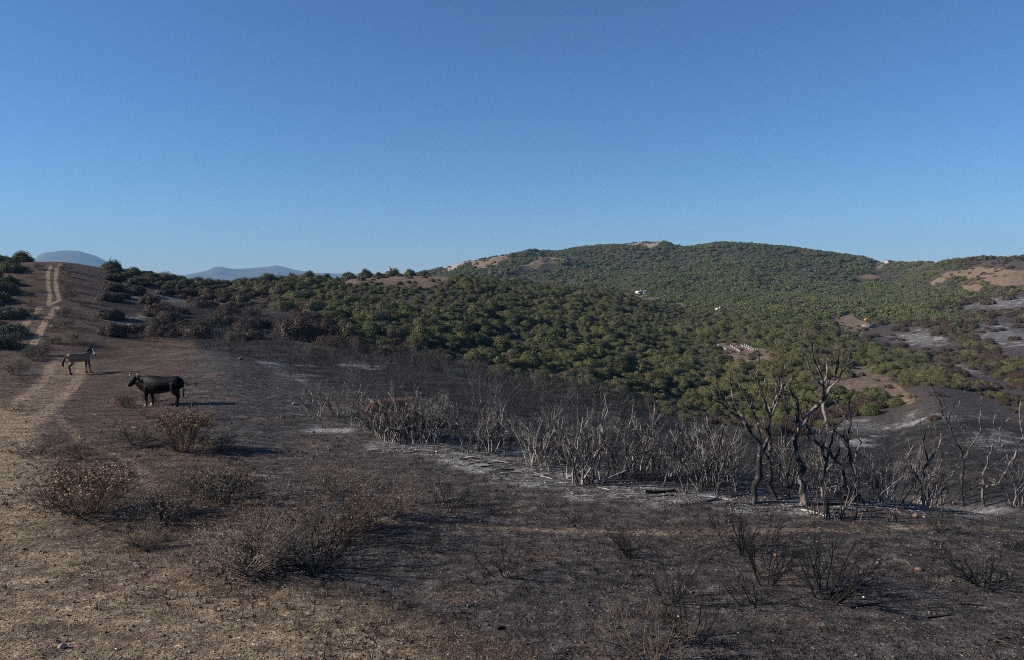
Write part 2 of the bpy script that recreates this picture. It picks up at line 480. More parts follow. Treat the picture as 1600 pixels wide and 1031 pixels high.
# ---- ground
m_ground, t, p = new_mat('ground_soil')
b = NB(t)
pos = b.n('ShaderNodeNewGeometry').outputs['Position']
A1 = b.attr('cover_a'); A2 = b.attr('cover_b')
s1 = b.n('ShaderNodeSeparateColor'); t.links.new(A1.outputs['Color'], s1.inputs[0])
s2 = b.n('ShaderNodeSeparateColor'); t.links.new(A2.outputs['Color'], s2.inputs[0])
burn_a, ash_a, track_a = s1.outputs[0], s1.outputs[1], s1.outputs[2]
green_a, bare_a, rock_a = s2.outputs[0], s2.outputs[1], s2.outputs[2]
n_big = b.noise(pos, .09, 4)
n_mid = b.noise(pos, .55, 5, .6)
n_sm = b.noise(pos, 3.2, 5, .65)
n_fi = b.noise(pos, 17, 4, .7)
n_gr = b.noise(pos, 55, 2, .6)
vor = b.n('ShaderNodeTexVoronoi'); b.put(vor.inputs['Vector'], pos); vor.inputs['Scale'].default_value = 22
vcol = b.n('ShaderNodeSeparateColor'); t.links.new(vor.outputs['Color'], vcol.inputs[0])
soil = b.mix(b.ramp(n_mid, .35, .65), (.060, .043, .036), (.104, .076, .056))
soil = b.mix(b.ramp(n_sm, .54, .74), soil, (.165, .124, .078))
soil = b.mix(b.ramp(n_big, .48, .66), soil, (.080, .054, .045))
soil = b.mix(b.ramp(n_sm, .46, .34), soil, (.040, .030, .027))
soil = b.mix(b.math('MULTIPLY', A1.outputs['Alpha'], b.ramp(n_mid, .3, .62, .55, 1.)), soil, b.mix(b.ramp(n_sm, .35, .65), (.185, .138, .096), (.315, .240, .155)))
burnt = b.mix(b.ramp(n_sm, .38, .66), (.041, .0370, .0348), (.100, .087, .080))
burnt = b.mix(b.ramp(b.math('ADD', n_mid, b.math('MULTIPLY', n_fi, .3)), .73, .84), burnt, (.125, .090, .072))
ashlo = b.noise(pos, .33, 4, .6)
ashst = b.noise(b.mapping(pos, (1.0, 2.6, 2.0)), 2.6, 6, .78, .8)
burnt = b.mix(b.math('MULTIPLY', A2.outputs['Alpha'], b.ramp(n_mid, .3, .6, .4, 1.)), burnt, b.mix(b.ramp(n_sm, .4, .62), (.012, .0115, .012), (.032, .030, .030)))
bm = b.ramp(b.math('ADD', burn_a, b.math('ADD', b.math('MULTIPLY', b.math('SUBTRACT', n_mid, .5), 1.5), b.math('MULTIPLY', b.math('SUBTRACT', n_fi, .5), .8))), .22, .80)
colr = b.mix(bm, soil, burnt)
am = b.ramp(b.math('ADD', b.math('MULTIPLY', ash_a, .42), b.math('MULTIPLY', b.math('SUBTRACT', ashst, .5), 2.6)), .20, .85)
am = b.math('MULTIPLY', b.math('MAXIMUM', am, b.math('MULTIPLY', b.ramp(b.math('ADD', ashlo, b.math('MULTIPLY', b.math('SUBTRACT', ashst, .5), .7)), .50, .66), .85)), b.ramp(ash_a, .02, .45))
colr = b.mix(am, colr, (.30, .295, .295))
colr = b.mix(b.math('MULTIPLY', green_a, b.ramp(n_mid, .3, .6, .75, 1.)), colr, b.mix(b.ramp(n_sm, .4, .65), (.045, .04, .027), (.09, .075, .048)))
colr = b.mix(b.ramp(b.math('ADD', bare_a, b.math('MULTIPLY', b.math('SUBTRACT', n_sm, .5), .8)), .35, .65), colr, b.mix(b.ramp(n_mid, .35, .65), (.145, .100, .070), (.222, .156, .104)))
colr = b.mix(rock_a, colr, b.mix(b.ramp(n_sm, .4, .6), (.16, .13, .10), (.45, .40, .34)))
tm = b.math('MULTIPLY', b.ramp(b.math('ADD', track_a, b.math('MULTIPLY', b.math('SUBTRACT', n_sm, .5), .7)), .18, .85), .85)
colr = b.mix(tm, colr, b.mix(b.ramp(n_fi, .35, .65), (.25, .178, .115), (.36, .27, .175)))
gr = b.math('ADD', b.math('MULTIPLY', b.ramp(n_fi, .28, .74), .95), b.math('MULTIPLY', b.ramp(n_gr, .3, .7), .55))
gr = b.math('ADD', gr, b.ramp(vcol.outputs[0], .9, 1., 0, 1.1))
gr = b.math('ADD', gr, .27)
rot = b.n('ShaderNodeMapping'); b.put(rot.inputs[0], pos); rot.inputs['Rotation'].default_value = (0, 0, .5); rot.inputs['Scale'].default_value = (1, 3.2, 1)
stk = b.noise(rot.outputs[0], .9, 5, .68, .5)
gr = b.math('MULTIPLY', gr, b.ramp(stk, .30, .68, .58, 1.38))
cg = b.n('ShaderNodeCombineColor')
for k in range(3): t.links.new(gr, cg.inputs[k])
colr = b.mix(1.0, colr, cg.outputs[0], 'MULTIPLY')
b.put(p.inputs['Base Color'], colr)
p.inputs['Roughness'].default_value = .95
p.inputs['Specular IOR Level'].default_value = .12
hgt = b.math('ADD', b.math('MULTIPLY', n_fi, .6), b.math('ADD', b.math('MULTIPLY', n_sm, 1.3), b.math('MULTIPLY', n_gr, .22)))
bp = b.n('ShaderNodeBump'); bp.inputs['Strength'].default_value = 1.0; bp.inputs['Distance'].default_value = .09
b.put(bp.inputs['Height'], hgt); b.put(p.inputs['Normal'], bp.outputs[0])

# ---- foliage
def leaf_mat(name, c1, c2, c3, rnd=.5):
    m, t, p = new_mat(name); b = NB(t)
    oi = b.n('ShaderNodeObjectInfo')
    tint = b.attr('tint').outputs['Fac']
    pos = b.n('ShaderNodeNewGeometry').outputs['Position']
    nz = b.noise(pos, .035, 4, .6)
    c = b.mix(b.ramp(b.math('ADD', b.math('MULTIPLY', oi.outputs['Random'], rnd), b.math('MULTIPLY', nz, 1 - rnd)), .2, .8), c1, c2)
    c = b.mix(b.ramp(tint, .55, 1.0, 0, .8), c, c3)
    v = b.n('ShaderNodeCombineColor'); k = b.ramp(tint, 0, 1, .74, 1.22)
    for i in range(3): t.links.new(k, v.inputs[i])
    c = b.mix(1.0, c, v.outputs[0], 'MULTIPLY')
    b.put(p.inputs['Base Color'], c)
    p.inputs['Roughness'].default_value = .7
    p.inputs['Specular IOR Level'].default_value = .25
    return m
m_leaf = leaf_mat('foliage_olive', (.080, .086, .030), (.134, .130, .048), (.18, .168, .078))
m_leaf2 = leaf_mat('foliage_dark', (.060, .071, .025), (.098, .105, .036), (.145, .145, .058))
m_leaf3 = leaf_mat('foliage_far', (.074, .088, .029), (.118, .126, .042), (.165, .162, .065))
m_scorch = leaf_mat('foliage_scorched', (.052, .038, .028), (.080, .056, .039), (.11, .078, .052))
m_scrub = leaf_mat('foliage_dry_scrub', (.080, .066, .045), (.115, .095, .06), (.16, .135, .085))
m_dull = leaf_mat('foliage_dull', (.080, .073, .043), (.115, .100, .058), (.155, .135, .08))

def wood_mat(name, dark, pale, lo, hi, scale=7):
    m, t, p = new_mat(name); b = NB(t)
    tc = b.n('ShaderNodeTexCoord').outputs['Object']
    oi = b.n('ShaderNodeObjectInfo')
    n1 = b.noise(b.mapping(tc, (1, 1, .35)), scale, 4, .6)
    n2 = b.noise(tc, scale * 6, 2)
    f = b.math('ADD', n1, b.math('ADD', b.math('MULTIPLY', b.math('SUBTRACT', n2, .5), .35), b.math('MULTIPLY', b.math('SUBTRACT', oi.outputs['Random'], .5), .16)))
    b.put(p.inputs['Base Color'], b.mix(b.ramp(f, lo, hi), dark, pale))
    p.inputs['Roughness'].default_value = .8
    return m
m_char = wood_mat('charred_bark', (.024, .021, .020), (.235, .205, .18), .47, .63, 5)
m_char_dark = wood_mat('charred_twig', (.014, .013, .013), (.07, .063, .058), .45, .75, 5)
m_char_black = wood_mat('charred_black', (.008, .0075, .0075), (.035, .031, .029), .5, .8, 5)
m_char_pale = wood_mat('charred_pale_stem', (.026, .024, .023), (.285, .262, .24), .44, .62, 5)
m_char_mid = wood_mat('charred_stem', (.014, .013, .013), (.135, .128, .122), .42, .66, 5)
m_twig = wood_mat('dry_twig', (.050, .038, .031), (.29, .235, .18), .34, .66, 3)
m_twig_br = wood_mat('dry_twig_brown', (.050, .034, .027), (.20, .145, .105), .36, .68, 3)
m_trunk = wood_mat('bark', (.05, .04, .03), (.16, .13, .10), .4, .65, 4)

def plain_mat(name, c, rough=.7, spec=.3, var=.25, scale=9, metallic=0):
    m, t, p = new_mat(name); b = NB(t)
    tc = b.n('ShaderNodeTexCoord').outputs['Object']
    n = b.noise(tc, scale, 4, .6)
    d = tuple(x * (1 - var) for x in c); l = tuple(min(1, x * (1 + var)) for x in c)
    b.put(p.inputs['Base Color'], b.mix(b.ramp(n, .3, .7), d, l))
    p.inputs['Roughness'].default_value = rough; p.inputs['Specular IOR Level'].default_value = spec; p.inputs['Metallic'].default_value = metallic
    return m
#PART2
# ------------------------------------------------------------------ terrain sheet
idx = np.arange(NA * NR).reshape(NA, NR)
q = np.stack([idx[:-1, :-1], idx[:-1, 1:], idx[1:, 1:], idx[1:, :-1]], -1).reshape(-1, 4)[:, ::-1]
V = np.stack([GX, GY, GZ], -1).reshape(-1, 3)
V = np.concatenate([V, [[0, 0, 3.72]]])
cen = len(V) - 1
fan = np.stack([np.full(NA - 1, cen), idx[1:, 0], idx[:-1, 0]], -1)
one = lambda a: np.concatenate([a, [0]])
ca_ = np.stack([one(MB), one(MA), one(MT), one(MTAN)], -1)
cb_ = np.stack([one(MG), one(MBA), one(MRK), one(MCH)], -1)
gme = make_mesh('ground', V, [q, fan], [m_ground], True, {'cover_a': ca_, 'cover_b': cb_})
tag(add('ground', gme), 'dry brown hillside and charred black burnt ground with ash streaks', kind='structure')

# ------------------------------------------------------------------ far mountains
m_mtn = plain_mat('mountain_rock', (.085, .085, .075), .95, .1, .4, .004)
mx = [-300, -150, 0, 48, 62, 72, 85, 99, 112, 125, 140, 150, 160, 180, 230, 290, 322, 335, 345, 358, 372, 400, 415, 432, 446, 460, 490, 530, 600, 700, 800, 1000]
my = [432, 431, 430, 412, 399, 395, 394, 392, 392, 393, 397, 400, 405, 416, 429, 430, 424, 418, 417, 420, 421, 419, 418, 415, 418, 422, 427, 428, 429, 430, 431, 432]
xs = np.linspace(-300, 1000, 420)
ys = np.interp(xs, mx, my)
rows = [(6500, 0.0), (6800, .25), (7100, .62), (7400, .9), (7600, 1.0), (7900, .7), (8200, .0)]
MV = []
for x_, y_ in zip(xs, ys):
    d = ray(x_, HOR); h = math.hypot(d[0], d[1]); top = CAMZ + slope(x_, y_) * 7600
    for r_, f_ in rows:
        jit = vnoise(np.array([x_ * .022 + 40 * f_]), np.array([r_ * .003]), 5)[0] - .5
        zz = -75 + (top + 75) * f_ * (1 + (-.35 * abs(jit) if f_ < .95 else .0))
        MV.append((d[0] / h * r_, d[1] / h * r_, zz))
nr_ = len(rows)
ii = np.arange(len(xs) * nr_).reshape(len(xs), nr_)
mq = np.stack([ii[:-1, :-1], ii[:-1, 1:], ii[1:, 1:], ii[1:, :-1]], -1).reshape(-1, 4)[:, ::-1]
tag(add('mountains', make_mesh('mountains', MV, [mq], [m_mtn], True)), 'low blue mountain range far beyond the ridge', kind='structure')

# ------------------------------------------------------------------ haze
hz = bpy.data.materials.new('haze_air'); hz.use_nodes = True
ht = hz.node_tree; ht.nodes.clear()
ho = ht.nodes.new('ShaderNodeOutputMaterial'); hv = ht.nodes.new('ShaderNodeVolumePrincipled')
hv.inputs['Color'].default_value = (.36, .66, 1.0, 1)
hv.inputs['Density'].default_value = 9.5e-5
hv.inputs['Anisotropy'].default_value = 0.0
ht.links.new(hv.outputs[0], ho.inputs['Volume'])
HVv, HFf = box_vf(0, 0, 165, 17000, 17000, 490)
haze = tag(add('haze', make_mesh('haze', HVv, HFf, [hz])), 'thin pale blue air between the near land and the mountains', kind='stuff')

# ------------------------------------------------------------------ bushes
_t = (1 + 5 ** .5) / 2
def ico(sub=1):
    bm_ = bmesh.new(); bmesh.ops.create_icosphere(bm_, subdivisions=sub, radius=1)
    V = np.array([v.co[:] for v in bm_.verts]); Fc = np.array([[v.index for v in f.verts] for f in bm_.faces]); bm_.free()
    return V, Fc
ICO1 = ico(1); ICO2 = ico(2)

def bush_mesh(name, seed, nl, leaf, mats, hgt=.95, nlobe=9, core=ICO1, spread=.58, lift=0.0, rag=.25):
    g = np.random.default_rng(seed)
    a = g.uniform(0, 6.283, nlobe) ; rad = spread * np.sqrt(g.uniform(0.02, 1, nlobe))
    lr = g.uniform(.30, .48, nlobe)
    zc = lift + (hgt - lift) * (1 - .55 * (rad / spread) ** 2) * g.uniform(.62, 1, nlobe) - lr
    zc = np.maximum(zc, lift + .12)
    C = np.stack([rad * np.cos(a), rad * np.sin(a), zc], 1)
    if lift == 0:                                     # skirt lobes down to the ground
        k = 6; a2 = np.arange(k) / k * 6.283 + g.uniform(0, .8, k)
        C = np.concatenate([C, np.stack([.55 * np.cos(a2), .55 * np.sin(a2), g.uniform(.16, .3, k)], 1)]); lr = np.concatenate([lr, g.uniform(.28, .4, k)])
    parts = []; tints = []
    for c, r in zip(C, lr):
        s = r * .77
        v = core[0] * s * np.array([1, 1, .92]) * g.uniform(.86, 1.0, (len(core[0]), 1)) + c
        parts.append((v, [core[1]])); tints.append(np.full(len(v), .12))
    n = int(nl * 2.2)
    li = g.integers(0, len(C), n)
    d = g.normal(size=(n, 3)); d[:, 2] += .35; d /= np.linalg.norm(d, axis=1)[:, None]
    P = C[li] + d * (lr[li] * g.uniform(.78, 1.0 + rag, n))[:, None]
    ins = np.zeros(n, bool)
    for c, r in zip(C, lr):
        ins |= np.linalg.norm(P - c, axis=1) < r * .76
    keep = ~ins & (P[:, 2] > lift * .7 + .02)
    P = P[keep][:nl]; d = d[keep][:nl]; n = len(P)
    nrm = d + g.normal(size=(n, 3)) * .36; nrm /= np.linalg.norm(nrm, axis=1)[:, None]
    u = np.cross(nrm, g.normal(size=(n, 3))); u /= np.linalg.norm(u, axis=1)[:, None]
    v = np.cross(nrm, u)
    s = leaf * g.uniform(.55, 1.35, n)[:, None]
    e = g.uniform(.45, .9, n)[:, None]
    Q = np.stack([P - u * s, P - v * s * e + nrm * s * .15, P + u * s * 1.0, P + v * s * e - nrm * s * .12], 1)
    parts.append((Q.reshape(-1, 3), [np.arange(4 * n).reshape(-1, 4)]))
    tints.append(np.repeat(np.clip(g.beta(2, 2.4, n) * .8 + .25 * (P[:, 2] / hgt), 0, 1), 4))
    VV, FF = merge(parts)
    return make_mesh(name, VV, FF, mats, False, {'tint': np.concatenate(tints)})

# meshes by kind and level of detail
KINDS = {'olive': m_leaf, 'dark': m_leaf2, 'dull': m_dull, 'scorched': m_scorch}
NEARM = {}; FARM = {}
for kk, mm in KINDS.items():
    base = 100 + 37 * list(KINDS).index(kk)
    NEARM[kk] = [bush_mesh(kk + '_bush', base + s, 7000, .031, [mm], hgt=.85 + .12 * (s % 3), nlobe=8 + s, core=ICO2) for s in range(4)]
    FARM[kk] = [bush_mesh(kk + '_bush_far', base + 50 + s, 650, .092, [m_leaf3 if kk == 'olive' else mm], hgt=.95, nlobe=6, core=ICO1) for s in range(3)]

# scatter on a jittered lattice
def lattice(cell, r0, r1, az0=-44, az1=40):
    n = int(r1 / cell) + 2
    gx, gy = np.meshgrid(np.arange(-n, n + 1), np.arange(-2, n + 1))
    x = (gx + rng.uniform(-.42, .42, gx.shape)).ravel() * cell; y = (gy + rng.uniform(-.42, .42, gy.shape)).ravel() * cell
    R = np.hypot(x, y); az = np.degrees(np.arctan2(x, y))
    k = (R > r0) & (R < r1) & (az > az0) & (az < az1)
    return x[k], y[k]

SC_X, SC_Y, SC_R, SC_K = [], [], [], []
LEFT_BUSH = [(-900, 400), (20, 405), (26, 440), (22, 468), (6, 482), (22, 500), (20, 520), (6, 540), (-900, 600)]
for cell, r0, r1 in ((2.4, 60, 210), (2.8, 210, 340), (3.6, 340, 560), (4.8, 560, 1080)):
    x, y = lattice(cell, r0, r1)
    z = H(x, y); R = np.hypot(x, y)
    hid = grid_lookup(x, y, HID)
    px, py = project(np.stack([x, y, z], -1))
    burn, ash, tr, green, bare, rock = cover(x, y, z)
    bu = np.zeros(len(x))
    for ax_, ay_ in ((4.5, 0), (-4.5, 0), (0, 6), (0, -6)):
        sc_ = np.maximum(1, R / 150)
        bu = np.maximum(bu, cover(x + ax_ * sc_, y + ay_ * sc_, H(x + ax_ * sc_, y + ay_ * sc_))[0])
    u = rng.uniform(size=len(x)); u2 = rng.uniform(size=len(x))
    ok = (hid < 3.5) & (px > -60) & (px < 1760) & (green > .5) & ((bare < .5) | ((R > 450) & (u2 < .3))) & ((rock < .5) | (u2 < .25)) & (tr < .2)
    dens = .98 - .8 * np.clip(fbm(x / 16, y / 16, 3, 77) * 4 - .55, 0, 1)
    dens = np.where((px > 1430) & (R > 330), .55 + fbm(x / 45, y / 45, 2, 5) * 1.4, dens)
    dens = np.where((px > 690) & (px < 900) & (R > 560) & (py > 396), .62 + fbm(x / 40, y / 40, 3, 15) * 2.2, dens)
    dens = np.where((px > 1360) & (px < 1400) & (R > 700), .3, dens)
    ok &= u < dens
    rad = cell * (.42 + .52 * u2 ** 2.2) * (1 + .25 * np.clip(fbm(x / 22, y / 22, 2, 55) * 3, -1, 1))
    kind = np.where(fbm(x / 28, y / 28, 3, 61) + (rng.uniform(size=len(x)) - .5) * .5 > .15, 1, 0)          # 0 olive 1 dark
    kind = np.where(rng.uniform(size=len(x)) < .10 + .25 * np.clip(fbm(x / 40, y / 40, 2, 66) * 4, 0, 1), 2, kind)
    kind = np.where((bu > .5) & (rng.uniform(size=len(x)) < .72), 3, kind)
    lr_ = (px > 140) & (px < 430) & (R < 150)
    kind = np.where(lr_ & (rng.uniform(size=len(x)) < .62), 2, kind); kind = np.where(lr_ & (R < 128) & (rng.uniform(size=len(x)) < .5), 3, kind); rad = np.where(lr_, rad * .85, rad)
    rad = np.where(kind == 3, rad * .9, rad)
    sm_ = fbm(x / 20, y / 20, 3, 83) > .10; rad = np.where(sm_, rad * .68, rad); kind = np.where(sm_ & (kind == 1) & (u2 < .6), 2, kind)
    low = (px > 500) & (px < 720) & (R > 140) & (R < 215); rad = np.where(low, rad * .55, rad)
    # left bank of dark bushes, scattered bushes on the burnt slope
    lb = inpoly(px, py, LEFT_BUSH) & (R < 150) & (R > 66) & (hid < 4) & (u < .55)
    bh = inpoly(px, py, BURN_HILL) & (R < 115) & (R > 62) & (u < .34)
    sp = (burn > .5) & (R > 85) & (px > 1240) & (u < .03)
    fb = (burn > .5) & (R > 150) & (u < .16)
    rad = np.where(lb, 1.3 + .8 * u2, rad); kind = np.where(lb, np.where(u2 < .7, 1, 2), kind)
    rad = np.where(bh, 1.0 + .8 * u2, rad); kind = np.where(bh | sp | fb, 3, kind)
    belt = (px > 300) & (px < 760) & (R < 92) & (green > .5)
    kind = np.where(belt & (u2 < .75), 3, kind)
    kb = (bare > .5) & (R > 85) & (R < 330) & (u < .20); rad = np.where(kb, .6 + .6 * u2, rad); kind = np.where(kb, 2, kind)
    ok |= kb | ((lb & (px > -400)) | bh | sp | fb)
    SC_X.append(x[ok]); SC_Y.append(y[ok]); SC_R.append(rad[ok]); SC_K.append(kind[ok])
BX = np.concatenate(SC_X); BY = np.concatenate(SC_Y); BR = np.concatenate(SC_R); BK = np.concatenate(SC_K)
BZ = H(BX, BY); BD = np.hypot(BX, BY)
bpx, bpy_ = project(np.stack([BX, BY, BZ], -1))
size = BR / BD * ((bpx > -20) & (bpx < 1620)) * (grid_lookup(BX, BY, HID) < BR * .9)
order = np.argsort(-size)
kname = ['olive', 'dark', 'dull', 'scorched']
COLW = {'olive': 'olive green', 'dark': 'dark green', 'dull': 'dull grey-brown', 'scorched': 'scorched brown'}
hive_c = hit(1150, 545, 90)[0]
def where_is(i, k):
    x_, y_, r_, p_ = BX[i], BY[i], BD[i], bpx[i]
    if math.hypot(x_ - hive_c[0], y_ - hive_c[1]) < 26: return 'round the bare clearing with the beehives'
    if p_ < 150 and r_ < 155: return 'on the bank beside the rutted sandy track'
    if p_ < 430 and r_ < 108: return 'on the blackened slope between track and thicket'
    if p_ < 430 and r_ < 160: return 'on the hill crest between track and thicket'
    if p_ > 1230 and r_ < 125: return 'on the burnt spur beyond the tall burnt trees'
    if p_ > 1230: return 'in the valley beyond the burnt spur'
    if r_ < 92: return 'at the thicket edge against the charred slope'
    if r_ < 125: return 'in the lower thicket just above the charred slope'
    if r_ < 165: return 'halfway up the unburnt thicket below the ridge'
    return 'in the upper thicket close under the ridge'
def bush_label(i, k):
    sz = 'large' if BR[i] > 2.0 else ('small' if BR[i] < 1.35 else 'middle-sized')
    l_ = f'{sz} {COLW[k]} bush {where_is(i, k)}'
    return l_, l_.replace(' bush ', ' bushes ')
count = {k: 0 for k in kname}
indiv = np.zeros(len(BX), bool)
LIM = {'olive': 90, 'dark': 80, 'dull': 50, 'scorched': 80}
proto = {}
for i in order:
    k = kname[BK[i]]
    if size[i] <= 0 or count[k] >= LIM[k]:
        continue
    far_one = count[k] >= LIM[k] - 3
    me = FARM[k][LIM[k] - 1 - count[k]] if far_one else NEARM[k][int(rng.integers(0, 4))]
    count[k] += 1; indiv[i] = True
    lab, grp = bush_label(i, k)
    s = BR[i]
    o = add('bush', me, None, (BX[i], BY[i], BZ[i] - .12 * s), rng.uniform(0, 6.28), (s, s * rng.uniform(.9, 1.1), s * rng.uniform(.85, 1.25)))
    tag(o, lab, 'bush', grp)
    if far_one:
        proto[(k, LIM[k] - count[k])] = o
    elif me in NEARM[k][:3]:
        proto[(k, 3 + NEARM[k].index(me))] = o

def stuff_points(name, mask, kinds, label, prefix, lim):
    """one object whose points carry the rest of the bushes as instances"""
    n = int(mask.sum())
    me = bpy.data.meshes.new(name)
    me.vertices.add(n)
    s = BR[mask]
    me.vertices.foreach_set('co', np.stack([BX[mask], BY[mask], BZ[mask] - .12 * s], -1).astype(np.float32).ravel())
    a = me.attributes.new('size', 'FLOAT', 'POINT'); a.data.foreach_set('value', s.astype(np.float32))
    a = me.attributes.new('turn', 'FLOAT', 'POINT'); a.data.foreach_set('value', rng.uniform(0, 6.28, n).astype(np.float32))
    vv = BK[mask] * 6 + rng.integers(0, 3, n) + np.where(BD[mask] < 300, 3, 0)
    a = me.attributes.new('variant', 'INT', 'POINT'); a.data.foreach_set('value', vv.astype(np.int32))
    o = add(name, me)
    ng = bpy.data.node_groups.new(name, 'GeometryNodeTree')
    ng.interface.new_socket('Geometry', in_out='INPUT', socket_type='NodeSocketGeometry')
    ng.interface.new_socket('Geometry', in_out='OUTPUT', socket_type='NodeSocketGeometry')
    N = ng.nodes; L = ng.links
    gi = N.new('NodeGroupInput'); go = N.new('NodeGroupOutput')
    def named(nm, typ):
        d = N.new('GeometryNodeInputNamedAttribute'); d.data_type = typ; d.inputs['Name'].default_value = nm
        return d.outputs['Attribute']
    va = named('variant', 'INT'); sz = named('size', 'FLOAT'); tu = named('turn', 'FLOAT')
    cx = N.new('ShaderNodeCombineXYZ'); L.new(tu, cx.inputs[2])
    jn = N.new('GeometryNodeJoinGeometry')
    mp = N.new('GeometryNodeMeshToPoints'); L.new(gi.outputs[0], mp.inputs['Mesh'])
    for ki, kk in enumerate(kname):
        for q_ in range(6):
            if not ((vv == ki * 6 + q_).any()): continue
            if (kk, q_) not in proto: continue
            oi = N.new('GeometryNodeObjectInfo'); oi.transform_space = 'ORIGINAL'
            oi.inputs['Object'].default_value = proto[(kk, q_)]; oi.inputs['As Instance'].default_value = True
            cmp_ = N.new('FunctionNodeCompare'); cmp_.data_type = 'INT'; cmp_.operation = 'EQUAL'
            L.new(va, cmp_.inputs[2]); cmp_.inputs[3].default_value = ki * 6 + q_
            ip = N.new('GeometryNodeInstanceOnPoints')
            L.new(mp.outputs[0], ip.inputs['Points']); L.new(cmp_.outputs[0], ip.inputs['Selection']); L.new(oi.outputs['Geometry'], ip.inputs['Instance'])
            L.new(cx.outputs[0], ip.inputs['Rotation']); L.new(sz, ip.inputs['Scale'])
            L.new(ip.outputs[0], jn.inputs[0])
    L.new(jn.outputs[0], go.inputs[0])
    md = o.modifiers.new('scatter', 'NODES'); md.node_group = ng
    return tag(o, label, 'scrub', kind='stuff')
rest = ~indiv
print('bushes', len(BX), 'individual', indiv.sum(), count, {k: int((BK == i).sum()) for i, k in enumerate(kname)})
stuff_points('green_scrub', rest, kname, 'unbroken green scrub covering the far hills and valley', None, LIM)
#PART3
# ------------------------------------------------------------------ branching wood
def grow(g, out, p, d, length, rad, lev, maxlev, kids, spread, up=.12, wob=.22, tip=.35, seg=None):
    """crooked tapering branch; appends (points, radii) to out"""
    n = seg or max(3, int(length / .22) + 2)
    n = min(n, 9)
    pts = [np.array(p, float)]; dirs = [np.array(d, float)]
    st = length / (n - 1)
    for i in range(n - 1):
        dd = dirs[-1] + g.normal(size=3) * wob + np.array([0, 0, up])
        dd /= np.linalg.norm(dd); dirs.append(dd); pts.append(pts[-1] + dd * st)
    R = rad * np.linspace(1, tip, n)
    out.append((np.array(pts), R))
    if lev >= maxlev: return
    k = kids[lev]
    for j in range(g.integers(max(1, k - 1), k + 2)):
        f = g.uniform(.3, .97); i = min(n - 2, int(f * (n - 1))); fr = f * (n - 1) - i
        q = pts[i] * (1 - fr) + pts[i + 1] * fr
        sd = g.normal(size=3); sd -= sd @ dirs[i] * dirs[i]; sd /= np.linalg.norm(sd) + 1e-9
        dd = dirs[i] + sd * g.uniform(*spread); dd /= np.linalg.norm(dd)
        grow(g, out, q, dd, length * g.uniform(.35, .72) * (1.05 - .45 * f), R[i] * g.uniform(.5, .8), lev + 1, maxlev, kids, spread, up, wob, tip)

def ground_at(px, py, rmin=6):
    return hit(px, py, rmin)

PXM = lambda r: F / r          # photo pixels per metre at a range

# ---- prototypes of burnt shrubs: several crooked stems each, 2.4 m tall at scale 1
def burnt_proto(seed, nst, h=2.2, lean=.5, kids=(4, 3), rad=.026, maxlev=2, mat=None):
    g = np.random.default_rng(seed); stems = []
    for k in range(nst):
        a = g.uniform(0, 6.28); e = g.uniform(.05, lean)
        out = []
        base = np.array([math.cos(a), math.sin(a), 0]) * g.uniform(.03, .28) + np.array([0, 0, -.12])
        d = np.array([math.cos(a) * e, math.sin(a) * e, 1.0]); d /= np.linalg.norm(d)
        grow(g, out, base, d, h * g.uniform(.55, .95), rad * g.uniform(.7, 1.35), 0, maxlev, kids, (.35, .8), .10, .22, .36)
        V, Fs = tubes(out, 4 if rad > .03 else 3)
        stems.append(make_mesh('stem', V, Fs, [mat or m_char], False))
    return stems
BP = [burnt_proto(500 + i, [5, 8, 6, 8, 5, 7, 9, 6][i], rad=.023, mat=m_char_pale, kids=(4, 3) if i % 2 else (4, 2), lean=[.4, .6, .5, .7, .35, .8, .45, .6][i]) for i in range(8)]
BPF = [burnt_proto(560 + i, 8, kids=(5, 3), lean=.6, rad=.017, mat=m_char_dark) for i in range(4)]
# one merged mesh per far prototype
def join_meshes(name, mes, mat):
    parts = []
    for me in mes:
        n = len(me.vertices); V = np.zeros(n * 3); me.vertices.foreach_get('co', V)
        fs = {}
        for p_ in me.polygons: fs.setdefault(len(p_.vertices), []).append(tuple(p_.vertices))
        parts.append((V.reshape(-1, 3), [np.array(f) for f in fs.values()]))
    V, Fs = merge(parts)
    return make_mesh(name, V, Fs, [mat])
BPFM = [join_meshes('burnt_thicket', b_, m_char_mid if i < 3 else m_char_dark) for i, b_ in enumerate(BPF)]

def place_stems(name, stems, loc, rz, s, label, cat, group):
    e = bpy.data.objects.new(name, None); COL.objects.link(e)
    e.empty_display_size = .3
    e.location = loc; e.rotation_euler = (0, 0, rz); e.scale = s
    tag(e, label, cat, group)
    for me in stems:
        o = bpy.data.objects.new('stem', me); COL.objects.link(o); o.parent = e
    return e

g3 = np.random.default_rng(33)
front = [(495, 656, 78), (530, 652, 60), (556, 666, 70), (610, 692, 92), (632, 692, 98), (652, 692, 104), (676, 692, 104), (700, 688, 88), (728, 706, 92), (764, 707, 98), (782, 710, 92), (836, 727, 100),
         (870, 692, 84), (904, 756, 152), (918, 752, 142), (934, 754, 140), (962, 746, 124), (986, 742, 132), (1010, 737, 112), (1046, 746, 92), (1080, 747, 112), (1096, 766, 124), (1112, 757, 122), (1132, 757, 112),
         (1156, 772, 104), (1232, 762, 96), (1272, 772, 96), (1302, 776, 96), (1364, 790, 104), (1380, 786, 132), (1402, 786, 112), (1426, 786, 112), (1442, 790, 122), (1462, 790, 124), (1476, 790, 104), (1490, 790, 112),
         (588, 682, 74), (600, 686, 84), (614, 684, 80), (624, 688, 88), (640, 684, 84), (578, 678, 66), (1556, 782, 92), (1590, 790, 112), (1618, 788, 110), (470, 560, 44), (455, 590, 40), (585, 672, 70), (850, 735, 80), (885, 745, 95), (1030, 760, 80), (1070, 768, 70), (1330, 788, 80), (1520, 792, 80)]
